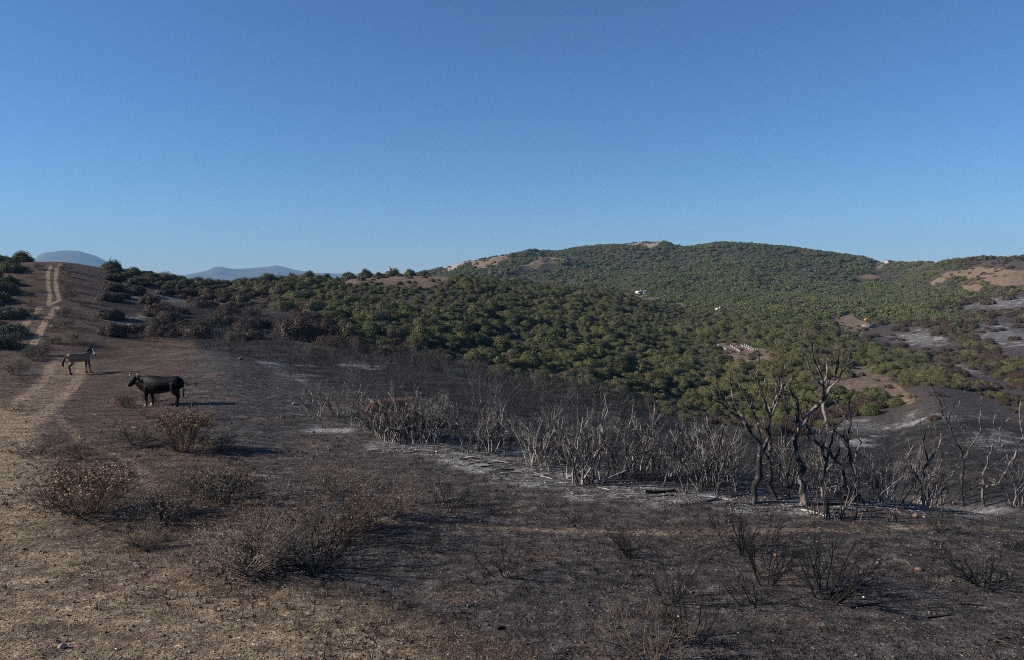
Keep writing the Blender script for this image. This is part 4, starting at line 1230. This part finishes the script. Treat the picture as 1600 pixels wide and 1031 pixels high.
def cow(px_, py_, rz, label, coat, horn_m, hoof_m, bell=True, seed=0, white_feet=True, scale=1.0):
    c, r = ground_at(px_, py_)
    e = bpy.data.objects.new('cow', None); COL.objects.link(e); e.location = c; e.rotation_euler = (0, 0, rz); e.scale = (scale,) * 3
    tag(e, label, 'cow')
    X = [-1.02, -.96, -.82, -.62, -.35, -.05, .25, .45, .60, .75, .90, 1.02]
    ZC = [1.07, 1.04, .995, .965, .93, .90, .895, .91, .935, .98, 1.04, 1.09]
    HH = [.09, .21, .285, .30, .325, .36, .39, .39, .36, .31, .235, .16]
    HW = [.07, .16, .225, .255, .29, .32, .285, .235, .185, .145, .12, .10]
    parts = []
    p_, h_, w_ = resample(np.stack([X, np.zeros(12), ZC], 1), HH, HW, n=34)
    parts.append(loft(p_, w_, h_, 18, side=(0, 1, 0)))
    # hip bones, shoulder
    for s in (-1, 1):
        parts.append(limb([(.38, s * .10, 1.16), (.46, s * .15, .85)], [.09, .12], 8, .7))
    # head: poll to muzzle
    p_, h_, w_ = resample([(.95, 0, 1.16), (1.06, 0, 1.10), (1.17, 0, 1.00), (1.28, 0, .88), (1.33, 0, .83)], [.12, .155, .135, .10, .085], [.11, .13, .105, .09, .085], n=14)
    parts.append(loft(p_, w_, h_, 12, side=(0, 1, 0)))
    # dewlap
    p_, h_, w_ = resample([(.98, 0, 1.02), (.82, 0, .86), (.62, 0, .70)], [.05, .09, .10], [.03, .035, .04], n=8)
    parts.append(loft(p_, w_, h_, 8, side=(0, 1, 0)))
    for s in (-1, 1):
        fx = .44 + .05 * s
        parts.append(limb([(.44, s * .12, .84), (fx, s * .145, .60), (fx + .01, s * .15, .38), (fx - .01, s * .15, .20), (fx, s * .15, .09), (fx + .03, s * .15, .02)], [.14, .098, .066, .052, .054, .062]))
        hx = -.74 - .10 * s
        parts.append(limb([(-.74, s * .10, .98), (-.68 - .04 * s, s * .14, .70), (hx - .06, s * .16, .45), (hx - .02, s * .15, .24), (hx, s * .15, .09), (hx + .04, s * .15, .02)], [.22, .16, .080, .056, .055, .062]))
        parts.append(limb([(1.00, s * .10, 1.20), (.97, s * .19, 1.20), (.95, s * .27, 1.17)], [.03, .05, .02], 8))
    parts.append(limb([(-1.0, 0, 1.16), (-1.06, 0, 1.02), (-1.07, 0, .75), (-1.05, .02, .52), (-1.05, .02, .36)], [.04, .028, .022, .035, .02], 14))
    add('body', skin_body('body', parts, .022, [coat]), e)
    for s in (-1, 1):
        p_, r_ = resample([(1.02, s * .07, 1.21), (1.04, s * .19, 1.24), (1.11, s * .25, 1.30), (1.14, s * .22, 1.38)], [.034, .028, .02, .006], n=10)
        smooth_part('horn', *loft(p_, r_, r_, 8), horn_m, e)
        v, f = ico(2); smooth_part('eye', v * .018 + np.array([1.13, s * .095, 1.12]), [f], m_eye, e)
        fx = .44 + .05 * s; hx = -.74 - .10 * s
        for x_ in (fx + .03, hx + .04):
            V, Fs = loft([(x_ + .03, s * .15, -.01), (x_ + .02, s * .15, .04), (x_ - .005, s * .15, .085 if x_ > 0 and white_feet else .06)], [.058, .057, .052], [.075, .066, .056], 10, side=(0, 1, 0))
            smooth_part('hoof', V, Fs, hoof_m if x_ > 0 else m_hoof_dark, e)
    if bell:
        th = np.linspace(0, 2 * math.pi, 25)
        cc = np.array([.86, 0, 1.09]); ax1 = np.array([0, 1, 0]); ax2 = np.array([.30, 0, .95])
        P = [cc + ax1 * .125 * math.cos(a) + ax2 * .215 * math.sin(a) for a in th]
        smooth_part('collar', *tubes([(P, [.018] * 25)], 6), m_leather, e)
        smooth_part('bell', *loft([(.80, 0, .90), (.795, 0, .86), (.79, 0, .80), (.785, 0, .77)], [.02, .045, .055, .062], [.02, .045, .055, .062], 12, side=(0, 1, 0)), m_bell, e)
    return e
m_eye = plain_mat('eye', (.01, .008, .006), .15, .5, .1)
m_hoof_dark = plain_mat('hoof_dark', (.03, .027, .024), .6, .3, .2)
m_hoof_pale = plain_mat('hoof_pale', (.62, .58, .52), .6, .3, .15)
m_horn = plain_mat('horn_pale', (.46, .42, .35), .5, .4, .2, 14)
m_leather = plain_mat('leather_collar', (.10, .08, .065), .7, .3, .2)
m_bell = plain_mat('bell_metal', (.16, .13, .10), .45, .5, .2, 9, .6)
m_black_coat = plain_mat('coat_black', (.0045, .0042, .0042), .6, .10, .3, 6)
m_red_coat = plain_mat('coat_red', (.17, .062, .036), .75, .2, .25, 4)
cow(250, 634, math.radians(175), 'black cow with pale horns, white front hooves and a collar bell on burnt ground', m_black_coat, m_horn, m_hoof_pale)
cow(618, 668, math.radians(215), 'reddish brown cow half hidden behind bare burnt shrubs', m_red_coat, m_horn, m_hoof_dark, bell=False, white_feet=False, scale=.85)

# ---- the horse, rump this way, head turned to look back
def horse(px_, py_, rz, label):
    c, r = ground_at(px_, py_)
    e = bpy.data.objects.new('horse', None); COL.objects.link(e); e.location = c; e.rotation_euler = (0, 0, rz); e.scale = (.86,) * 3
    tag(e, label, 'horse')
    X = [-.76, -.70, -.56, -.36, -.10, .18, .40, .55, .64]
    ZC = [1.12, 1.13, 1.13, 1.10, 1.07, 1.07, 1.09, 1.10, 1.10]
    HH = [.10, .20, .265, .275, .275, .29, .28, .22, .12]
    HW = [.08, .17, .23, .235, .24, .235, .20, .16, .10]
    parts = []
    p_, h_, w_ = resample(np.stack([X, np.zeros(9), ZC], 1), HH, HW, n=30)
    parts.append(loft(p_, w_, h_, 18, side=(0, 1, 0)))
    neck = [(.40, 0, 1.18), (.56, -.02, 1.32), (.72, -.06, 1.46), (.82, -.13, 1.56)]
    p_, h_, w_ = resample(neck, [.22, .17, .13, .105], [.13, .10, .08, .075], n=14)
    parts.append(loft(p_, w_, h_, 14))
    hd = [(.82, -.09, 1.58), (.83, -.18, 1.53), (.81, -.30, 1.40), (.795, -.40, 1.26), (.79, -.44, 1.20)]
    p_, h_, w_ = resample(hd, [.095, .115, .095, .066, .058], [.085, .095, .075, .055, .052], n=14)
    parts.append(loft(p_, w_, h_, 12, side=(1, 0, 0)))
    fore = [(.46, .16, .0), (.46, -.15, .16)]
    for x_, y_, dx in fore:
        parts.append(limb([(x_, y_ * .75, 1.0), (x_ + .02 + dx * .3, y_, .74), (x_ + dx * .6, y_, .48), (x_ - .01 + dx * .8, y_, .26), (x_ + dx * .95, y_, .10), (x_ + .03 + dx, y_, .03)], [.13, .085, .056, .04, .044, .055]))
    for x_, y_, dx in ((-.55, .16, .10), (-.58, -.15, -.04)):
        parts.append(limb([(x_, y_ * .6, 1.08), (x_ + .08 + dx * .4, y_, .78), (x_ - .10 + dx * .7, y_, .52), (x_ - .06 + dx, y_, .28), (x_ - .04 + dx, y_, .10), (x_ - .01 + dx, y_, .03)], [.18, .12, .06, .043, .045, .055]))
    add('body', skin_body('body', parts, .02, [m_dun]), e)
    for s in (-1, 1):                                    # ears, eyes
        smooth_part('ear', *loft([(.82 + s * .055, -.10, 1.64), (.825 + s * .075, -.11, 1.70), (.83 + s * .085, -.11, 1.77)], [.032, .034, .006], [.02, .02, .005], 8, side=(1, 0, 0)), m_dark_hair, e)
        v, f = ico(2); smooth_part('eye', v * .02 + np.array([.815 + s * .088, -.235, 1.50]), [f], m_eye, e)
    p_ = np.array([(.825, -.255, 1.565), (.818, -.335, 1.475), (.805, -.425, 1.345), (.795, -.468, 1.265)])
    smooth_part('blaze', *loft(p_, [.04, .038, .032, .03], [.018, .018, .018, .018], 8, side=(1, 0, 0)), m_blaze, e)
    smooth_part('muzzle', *loft([(.795, -.435, 1.245), (.79, -.47, 1.19), (.788, -.475, 1.165)], [.058, .058, .04], [.06, .058, .04], 12, side=(1, 0, 0)), m_dark_hair, e)
    crest = [(.40, 0, 1.37), (.52, -.01, 1.48), (.66, -.04, 1.60), (.78, -.08, 1.68), (.83, -.14, 1.67)]
    p_, h_, w_ = resample(crest, [.05, .07, .075, .06, .03], [.028, .035, .035, .035, .03], n=14)
    smooth_part('mane', *loft(p_, w_, h_, 10), m_dark_hair, e)
    p_, h_, w_ = resample([(-.74, 0, 1.24), (-.86, .01, 1.16), (-.95, .03, .95), (-1.00, .05, .72), (-.98, .05, .52)], [.04, .05, .075, .07, .02], [.04, .05, .065, .06, .02], n=16)
    smooth_part('tail', *loft(p_, w_, h_, 10, side=(0, 1, 0)), m_dark_hair, e)
    for x_, y_ in ((.49, .16), (.65, -.15), (-.46, .16), (-.63, -.15)):
        V, Fs = loft([(x_ + .03, y_, -.01), (x_ + .02, y_, .035), (x_, y_, .07)], [.058, .056, .05], [.07, .062, .052], 10, side=(0, 1, 0))
        smooth_part('hoof', V, Fs, m_hoof_dark, e)
    return e
m_dark_hair = plain_mat('horse_dark_hair', (.020, .016, .014), .6, .3, .3)
m_blaze = plain_mat('horse_blaze', (.66, .60, .54), .8, .2, .1)
m_dun, t, p = new_mat('horse_dun'); b = NB(t)
tc = b.n('ShaderNodeTexCoord').outputs['Object']
sx_ = b.n('ShaderNodeSeparateXYZ'); t.links.new(tc, sx_.inputs[0])
zf = b.math('ADD', sx_.outputs[2], b.math('MULTIPLY', b.noise(tc, 6), .16))
dc = b.mix(b.ramp(zf, .70, .92), (.024, .018, .015), (.215, .138, .080))
dc = b.mix(b.math('MULTIPLY', b.ramp(zf, 1.40, 1.55), b.ramp(sx_.outputs[0], .4, .6)), dc, (.07, .05, .038))
b.put(p.inputs['Base Color'], dc); p.inputs['Roughness'].default_value = .6; p.inputs['Specular IOR Level'].default_value = .3
horse(125, 583, math.radians(54), 'dun horse with dark mane, legs and white blaze looking back beside the track')
#PART5
# ------------------------------------------------------------------ beehives on the bare patch
m_hive = plain_mat('hive_white', (.32, .32, .315), .7, .2, .2, 3)
m_hive_lid = plain_mat('hive_lid', (.26, .26, .26), .5, .4, .15, 3)
g5 = np.random.default_rng(55)
hv_me = make_mesh('hive_box', *box_vf(0, 0, .32, .46, .52, .52), [m_hive])
hl_me = make_mesh('hive_lid', *box_vf(0, 0, .62, .52, .58, .10), [m_hive_lid])
hf_me = make_mesh('hive_foot', *merge([box_vf(x_, y_, .02, .06, .06, .2) for x_ in (-.17, .17) for y_ in (-.2, .2)]), [m_trunk])
rows_h = [((1122, 540), (1135, 547), 8, 'front'), ((1142, 541), (1156, 550), 9, 'middle'), ((1159, 541), (1177, 549), 9, 'back'), ((1164, 540), (1184, 549), 8, 'back')]
HL = {'front': ('white beehive in the short row on the brown clearing in the valley', 'beehives of the short row'), 'middle': ('white beehive in the single middle row on the brown valley clearing', 'beehives of the middle row'), 'back': ('white beehive in the double row on the brown valley clearing', 'beehives of the double row')}
for (a, b_, n, nm) in rows_h:
    for k in range(n):
        f = k / (n - 1)
        c, r = ground_at(a[0] + (b_[0] - a[0]) * f + g5.uniform(-.5, .5), a[1] + (b_[1] - a[1]) * f, 90)
        e = bpy.data.objects.new('beehive', None); COL.objects.link(e); e.location = c; e.rotation_euler = (0, 0, g5.uniform(-.3, .3)); e.scale = (.82, .82, .85)
        tag(e, HL[nm][0], 'beehive', HL[nm][1])
        for nm_, me in (('hive_box', hv_me), ('hive_lid', hl_me), ('hive_foot', hf_me)):
            o = bpy.data.objects.new(nm_, me); COL.objects.link(o); o.parent = e

# ------------------------------------------------------------------ far buildings, mast, digger
m_wall = plain_mat('white_wall', (.46, .45, .43), .8, .2, .1, 1)
m_roof = plain_mat('pale_roof', (.62, .60, .57), .8, .2, .12, 2)
m_tile = plain_mat('tile_roof', (.30, .17, .11), .8, .2, .2, 3)
m_door = plain_mat('dark_door', (.06, .045, .035), .6, .3, .2)
m_glass = plain_mat('window_glass', (.03, .035, .04), .15, .5, .1)
def house(px_, py_, L_, W_, Hh, rz, label, roofm, rmin):
    c, r = ground_at(px_, py_, rmin)
    e = bpy.data.objects.new('house', None); COL.objects.link(e); e.location = c; e.rotation_euler = (0, 0, rz)
    tag(e, label, 'house')
    add('wall', make_mesh('wall', *box_vf(0, 0, Hh / 2 - .5, L_, W_, Hh + 1), [m_wall]), e)
    o_ = .25; rh = W_ * .28
    V = np.array([(-L_ / 2 - o_, -W_ / 2 - o_, Hh), (L_ / 2 + o_, -W_ / 2 - o_, Hh), (L_ / 2 + o_, W_ / 2 + o_, Hh), (-L_ / 2 - o_, W_ / 2 + o_, Hh), (-L_ / 2 - o_, 0, Hh + rh), (L_ / 2 + o_, 0, Hh + rh)]) + [0, 0, .003]
    rf = add('roof', make_mesh('roof', V, [np.array([[0, 1, 5, 4], [3, 4, 5, 2], [0, 3, 2, 1]]), np.array([[0, 4, 3], [1, 2, 5]])], [roofm]), e)
    add('chimney', make_mesh('chimney', *box_vf(L_ * .25, 0, Hh + rh, .5, .5, 1.0), [m_wall]), rf)
    add('door', make_mesh('door', *box_vf(0, -W_ / 2 - .02, 1.0, .95, .08, 2.0), [m_door]), e)
    for x_ in (-L_ * .3, L_ * .3):
        w_ = add('window', make_mesh('window', *box_vf(x_, -W_ / 2 - .02, 1.55, .95, .08, 1.0), [m_door]), e)
        add('pane', make_mesh('pane', *box_vf(x_, -W_ / 2 - .05, 1.55, .8, .05, .85), [m_glass]), w_)
house(999, 461, 4.2, 3.0, 1.6, .5, 'small white farm building with pale roof at the foot of the big hill', m_roof, 330)
house(1008, 460, 2.6, 2.2, 1.5, -.2, 'smaller white shed touching the farm building at the hill foot', m_roof, 330)
house(1388, 412, 5.2, 3.6, 2.2, .2, 'lone white house on the saddle of the skyline', m_tile, 600)
house(1123, 490, 2.2, 1.8, 1.6, .3, 'tiny white hut among the trees below the big hill', m_roof, 250)
c, r = ground_at(1028, 381, 600)
e = bpy.data.objects.new('mast', None); COL.objects.link(e); e.location = c
tag(e, 'thin lattice mast standing on the rounded hilltop', 'mast')
m_steel = plain_mat('steel', (.25, .25, .26), .5, .5, .1, 1, .4)
for a in range(3):
    ang = a * 2.094
    V, Fs = tubes([([(.6 * math.cos(ang), .6 * math.sin(ang), -.5), (.15 * math.cos(ang), .15 * math.sin(ang), 9)], [.10, .07])], 5)
    add('leg', make_mesh('leg', V, Fs, [m_steel]), e)
V, Fs = tubes([([(.55 * math.cos(k * 2.094) * (1 - k * .06), .55 * math.sin(k * 2.094) * (1 - k * .06), k * .75 + .2), (.55 * math.cos((k + 1) * 2.094) * (1 - k * .06), .55 * math.sin((k + 1) * 2.094) * (1 - k * .06), k * .75 + .95)], [.04, .04]) for k in range(11)], 4)
add('brace', make_mesh('brace', V, Fs, [m_steel]), e)
V, Fs = tubes([([(0, 0, 8.6), (0, 0, 11.2)], [.06, .04])], 5); add('antenna', make_mesh('antenna', V, Fs, [m_steel]), e)

m_yellow = plain_mat('digger_yellow', (.45, .30, .07), .5, .4, .2, 2)
m_rub = plain_mat('track_rubber', (.03, .03, .03), .8, .2, .2)
c, r = ground_at(1354, 503, 230)
e = bpy.data.objects.new('digger', None); COL.objects.link(e); e.location = c; e.rotation_euler = (0, 0, .15); e.scale = (.5,) * 3
tag(e, 'yellow digger parked on the bare ground by the burnt patches', 'digger')
for s_ in (-1, 1):
    V, Fs = loft([(-1.5, s_ * .95, .42), (-1.3, s_ * .95, .42), (1.3, s_ * .95, .42), (1.5, s_ * .95, .42)], [.22, .25, .25, .22], [.2, .42, .42, .2], 12, side=(0, 1, 0))
    add('track', make_mesh('track', V, Fs, [m_rub]), e)
add('chassis', make_mesh('chassis', *box_vf(-.2, 0, 1.1, 2.9, 1.9, .7), [m_yellow]), e)
cb = add('cab', make_mesh('cab', *box_vf(.55, .5, 2.0, 1.1, .9, 1.15), [m_yellow]), e)
add('cab_window', make_mesh('cab_window', *box_vf(.56, .06, 2.1, .8, .06, .7), [m_glass]), cb)
add('engine_cover', make_mesh('engine_cover', *box_vf(-1.0, 0, 1.8, 1.2, 1.8, .75), [m_yellow]), e)
V, Fs = tubes([([(1.0, -.3, 1.4), (2.2, -.3, 2.9), (3.3, -.3, 2.6)], [.18, .16, .12]), ([(3.2, -.3, 2.7), (3.7, -.3, 1.2)], [.12, .09])], 4)
add('arm', make_mesh('arm', V, Fs, [m_yellow]), e)
add('bucket', make_mesh('bucket', *box_vf(3.7, -.3, .85, .7, .8, .6), [m_rub]), e)
# concrete water tank below the digger
c, r = ground_at(1356, 512, 230)
m_conc = plain_mat('concrete', (.17, .165, .16), .85, .2, .2, 1)
e = bpy.data.objects.new('water_tank', None); COL.objects.link(e); e.location = c; e.rotation_euler = (0, 0, .3)
tag(e, 'low grey concrete water tank below the yellow digger', 'water tank')
add('side', make_mesh('side', *box_vf(0, 0, .2, 4.2, 3.4, 1.6), [m_conc]), e)
add('lid', make_mesh('lid', *box_vf(0, 0, 1.06, 4.5, 3.7, .12), [m_conc]), e)

# ------------------------------------------------------------------ stones, fallen branches
def stone(px_, py_, wpx, mat, label, seed, group=None, squash=.6):
    c, r = ground_at(px_, py_); s = wpx / PXM(r) / 2; g = np.random.default_rng(seed)
    v, f = ico(2); v = v * (1 + g.normal(size=(len(v), 1)) * .10) * np.array([1, g.uniform(.7, 1), squash])
    pl = g.normal(size=(5, 3)); pl /= np.linalg.norm(pl, axis=1)[:, None]
    for n_ in pl:
        dd = v @ n_; v = v - np.maximum(dd - .72, 0)[:, None] * n_
    o = add('stone', make_mesh('stone', v * s, [f], [mat]), None, c + np.array([0, 0, s * squash * .55]), g.uniform(0, 6))
    tag(o, label, 'stone', group)
m_or = plain_mat('stone_orange', (.19, .12, .085), .9, .15, .35, 14)
m_st = plain_mat('stone_grey', (.30, .26, .22), .9, .15, .3, 12)
m_pk = plain_mat('stone_pale', (.48, .42, .36), .9, .15, .2, 12)
stone(1431, 807, 9, m_or, 'orange stone on black ground by the charred stubs', 1, None, .8)
stone(1444, 808, 5, m_st, 'small grey stone beside the orange stone', 2)
stone(1215, 868, 13, m_or, 'reddish stone beside the tall black branching shrub', 3, None, .35)
stone(376, 561, 8, m_or, 'orange stone on the brown rise past the black cow', 4)
stone(459, 631, 7, m_pk, 'pale stone on the black slope beside the burnt shrubs', 5)
stone(1436, 890, 11, m_or, 'brown stone in front of a charred root on burnt ground', 6, None, .35)
stone(1372, 880, 5, m_st, 'whitish stone among ash on the burnt ground', 7)
stone(1390, 922, 4, m_pk, 'tiny white stone on the black burnt ground', 8)
stone(96, 1012, 12, m_st, 'dark stone on the yellowish stony ground', 9)
stone(1080, 925, 10, m_or, 'rusty stone behind the sprawling grey-brown shrub', 10, None, .4)
stone(68, 525, 6, m_pk, 'pale boulder at the bend of the rutted track', 11)
stone(82, 512, 7, m_pk, 'white boulder on the slope beside the rutted track', 12)
stone(48, 494, 6, m_pk, 'light boulder on the rim of the rutted track', 13)
for k in range(14):
    a, b_ = g5.uniform(980, 1036), g5.uniform(377, 382)
    stone(a, b_, g5.uniform(2, 3.6), m_st, 'pale rock outcrop on the rounded hilltop by the mast', 40 + k, 'rocks on the hilltop')
for k in range(14):
    a, b_ = g5.uniform(700, 730), g5.uniform(409, 418)
    stone(a, b_, g5.uniform(2.5, 4.5), m_pk, 'pale rock on the low shoulder of the big hill', 80 + k, 'rocks on the hill shoulder')

def fallen(px_, py_, lpx, ang, rad, mat, label, seed, group=None, twigs=2):
    c, r = ground_at(px_, py_); l = lpx / PXM(r); g = np.random.default_rng(seed); out = []
    grow(g, out, (0, 0, 0), (math.cos(ang), math.sin(ang), .02), l, rad, 0, 1 if twigs else 0, (max(1, twigs),), (.4, .9), 0.0, .10, .45)
    res = []
    for P, R_ in out:
        P = P.copy(); P[:, 2] = H(P[:, 0] + c[0], P[:, 1] + c[1]) - c[2] + R_ * .8 + np.maximum(P[:, 2], 0) * .25
        res.append((P, R_))
    V, Fs = tubes(res, 5)
    o = add('fallen_branch', make_mesh('fallen_branch', V, Fs, [mat]), None, c); tag(o, label, 'branch', group)
m_bleach = wood_mat('bleached_wood', (.22, .20, .18), (.55, .51, .46), .35, .65, 6)
for k in range(46):
    a = g5.uniform(640, 1600); base = np.interp(a, [640, 830, 905, 1100, 1250, 1600], [700, 738, 762, 780, 794, 798]) + g5.uniform(-8, 8)
    fallen(a, base, g5.uniform(14, 50), g5.uniform(-.7, .7) + (3.14 if k % 2 else 0), g5.uniform(.010, .024), [m_char, m_char_dark, m_bleach][k % 3],
           ['grey fallen branch lying in the ash below the burnt shrubs', 'black fallen branch lying in the ash below the burnt shrubs', 'bleached fallen branch lying in the ash below the burnt shrubs'][k % 3], 300 + k,
           ['grey branches in the ash', 'black branches in the ash', 'bleached branches in the ash'][k % 3])
FB = [(205, 668, 14, 0, .022, m_bleach, 'bleached stick beside the sparse dark shrub'), (118, 679, 10, .3, .014, m_bleach, 'short white stick beside the sandy track'), (380, 742, 60, .1, .010, m_bleach, 'long pale stick behind the dark hollow shrub'),
      (700, 808, 20, 0, .025, m_bleach, 'broken pale stick at the start of the reddish path'), (1330, 950, 62, .35, .018, m_char_black, 'long crooked black branch on the ground by the largest burnt shrub'),
      (1450, 966, 44, .1, .016, m_char_black, 'straight black stick lying on reddish burnt ground'), (1500, 945, 30, 0, .02, m_char_black, 'short black stick on burnt ground beside the arching shrub'),
      (1540, 1000, 36, .1, .02, m_twig_br, 'brown stick lying on the reddish burnt ground'), (1150, 850, 80, .05, .012, m_char_black, 'thin black branch lying across the tall black shrub'),
      (1010, 770, 50, .2, .045, m_char_black, 'thick black log in the ash below the pale burnt shrubs'), (1100, 784, 40, .5, .03, m_bleach, 'pale forked branch leaning in the ash by the forked tree'),
      (1490, 799, 18, 0, .02, m_bleach, 'bleached short stick by the wide burnt tree'), (780, 985, 14, 1.0, .03, m_char_black, 'small charred root on the stony brown ground'), (1290, 905, 26, 2.8, .02, m_char_dark, 'grey splinter under the largest burnt shrub')]
for k, (a, b_, l_, an, rd, mt_, lab) in enumerate(FB):
    fallen(a, b_, l_, an, rd, mt_, lab, 400 + k, None, 2 if l_ > 30 else 0)

# ------------------------------------------------------------------ loose chips, charcoal, straw and pebbles on the near ground
n = 70000
gl = np.random.default_rng(77)
lpx = gl.uniform(-80, 1680, n); lpy = 560 + 490 * gl.uniform(0, 1, n) ** .75
dx = (lpx - CX) / F; dyu = (CY - lpy) / F
D = dx[:, None] * np.array([1, 0, 0]) + dyu[:, None] * UP + FW
hh = np.hypot(D[:, 0], D[:, 1]); rr0 = CAMZ / (-D[:, 2] / hh)
for _ in range(3):
    zz = H(D[:, 0] / hh * rr0, D[:, 1] / hh * rr0); rr0 = np.clip((CAMZ - zz) / (-D[:, 2] / hh), 6, 60)
X = D[:, 0] / hh * rr0; Yq = D[:, 1] / hh * rr0; Z = H(X, Yq)
bn, ash, tr, gnn, ba, rk = cover(X, Yq, Z)
kp = (rr0 < 48)
X, Yq, Z, bn, ash, rr0 = X[kp], Yq[kp], Z[kp], bn[kp], ash[kp], rr0[kp]; n = len(X)
u1 = gl.uniform(size=n); u2 = gl.uniform(size=n)
straw = u1 < .35
L_ = np.where(straw, .03 + .13 * gl.uniform(0, 1, n) + .35 * gl.uniform(0, 1, n) ** 12, .010 + .028 * gl.uniform(0, 1, n) + .07 * gl.uniform(0, 1, n) ** 40) * np.clip(rr0 / 16, .8, 1.8)
Wd = np.where(straw, gl.uniform(.005, .009, n), L_ * gl.uniform(.5, .95, n)) * np.where(straw, np.clip(rr0 / 16, .8, 1.8), 1)
Hd = np.where(straw, Wd, L_ * gl.uniform(.25, .6, n))
an = gl.uniform(0, 6.28, n); til = gl.normal(size=n) * .25
ax = np.stack([np.cos(an) * np.cos(til), np.sin(an) * np.cos(til), np.sin(til)], 1)
ay = np.stack([-np.sin(an), np.cos(an), np.zeros(n)], 1); az_ = np.cross(ax, ay)
C0 = np.stack([X, Yq, Z + Hd * .4], 1)
OV = np.stack([C0 + ax * L_[:, None] * .5, C0 + ay * Wd[:, None] * .5, C0 - ax * L_[:, None] * .5, C0 - ay * Wd[:, None] * .5, C0 + az_ * Hd[:, None] * .5, C0 - az_ * Hd[:, None] * .5], 1).reshape(-1, 3)
tri = np.array([[0, 1, 4], [1, 2, 4], [2, 3, 4], [3, 0, 4], [1, 0, 5], [2, 1, 5], [3, 2, 5], [0, 3, 5]])
OF = (np.arange(n)[:, None, None] * 6 + tri[None]).reshape(-1, 3)
soilc = np.where((u2 < .35)[:, None], np.array([.30, .235, .17]), np.where((u2 < .7)[:, None], np.array([.14, .10, .08]), np.array([.045, .036, .032])))
burnc = np.where((u2 < .30)[:, None], np.array([.15, .14, .135]), np.where((u2 < .55)[:, None], np.array([.10, .085, .075]), np.array([.014, .013, .013])))
ashc = np.where((u2 < .7)[:, None], np.array([.42, .41, .40]), np.array([.03, .03, .03]))
cc = np.where((bn + (gl.uniform(size=n) - .5) * .8 > .5)[:, None], burnc, soilc); cc = np.where((ash > .4)[:, None], ashc, cc)
cc = np.where(((u2 > .988) & (ash < .4))[:, None], np.array([.52, .47, .40]), cc) * gl.uniform(.7, 1.25, (n, 1))
m_lit, t, p = new_mat('litter'); b = NB(t); b.put(p.inputs['Base Color'], b.attr('tone').outputs['Color'])
lc = np.repeat(np.concatenate([cc, np.ones((n, 1))], 1), 6, axis=0)
# ---- dry grass tufts and singed stubble
nt_ = 2600
tpx = gl.uniform(-60, 1660, nt_); tpy = 570 + 470 * gl.uniform(0, 1, nt_) ** .8
BV = []; BC = []
for a_, b__ in zip(tpx, tpy):
    d = ray(a_, b__); h = math.hypot(d[0], d[1]); r_ = min(46, CAMZ / (-d[2] / h))
    x_, y_ = d[0] / h * r_, d[1] / h * r_
    if vnoise(np.array([x_ * .5]), np.array([y_ * .5]), 3)[0] < .5: continue
    z_ = float(H(x_, y_)); k = int(gl.integers(5, 11)); hgt_ = gl.uniform(.05, .17)
    bn_ = float(grid_lookup(x_, y_, MB.reshape(NA, NR)))
    base = np.array([.04, .034, .030]) if bn_ > .5 else (np.array([.20, .155, .10]) if gl.uniform() < .4 else np.array([.085, .063, .05]))
    for j in range(k):
        an_ = gl.uniform(0, 6.28); le = gl.uniform(.3, 1.1); dv = np.array([math.cos(an_) * le, math.sin(an_) * le, 1.0]); dv /= np.linalg.norm(dv)
        sd = np.array([-math.sin(an_), math.cos(an_), 0]) * .006 * max(1, r_ / 18)
        p0 = np.array([x_, y_, z_ - .01]) + np.array([math.cos(an_), math.sin(an_), 0]) * gl.uniform(0, .06); p1 = p0 + dv * hgt_ * gl.uniform(.6, 1.2)
        mid_ = p0 * .5 + p1 * .5 + np.array([0, 0, .01])
        BV += [p0 - sd, p0 + sd, mid_ + sd * .8, mid_ - sd * .8, p1]
        BC += [np.append(base * gl.uniform(.7, 1.3), 1)] * 5
nb_ = len(BV) // 5; o5 = np.arange(nb_)[:, None] * 5
tag(add('dry_stubble', make_mesh('dry_stubble', np.array(BV), [o5 + np.array([[0, 1, 2, 3]]), o5 + np.array([[3, 2, 4]])], [m_lit], False, {'tone': np.array(BC)})), 'thin dry grass stubble scattered over the near ground', 'grass', kind='stuff')
tag(add('ground_litter', make_mesh('ground_litter', OV, [OF], [m_lit], False, {'tone': lc})), 'loose charcoal, straw, chips and pebbles strewn over the near ground', 'litter', kind='stuff')
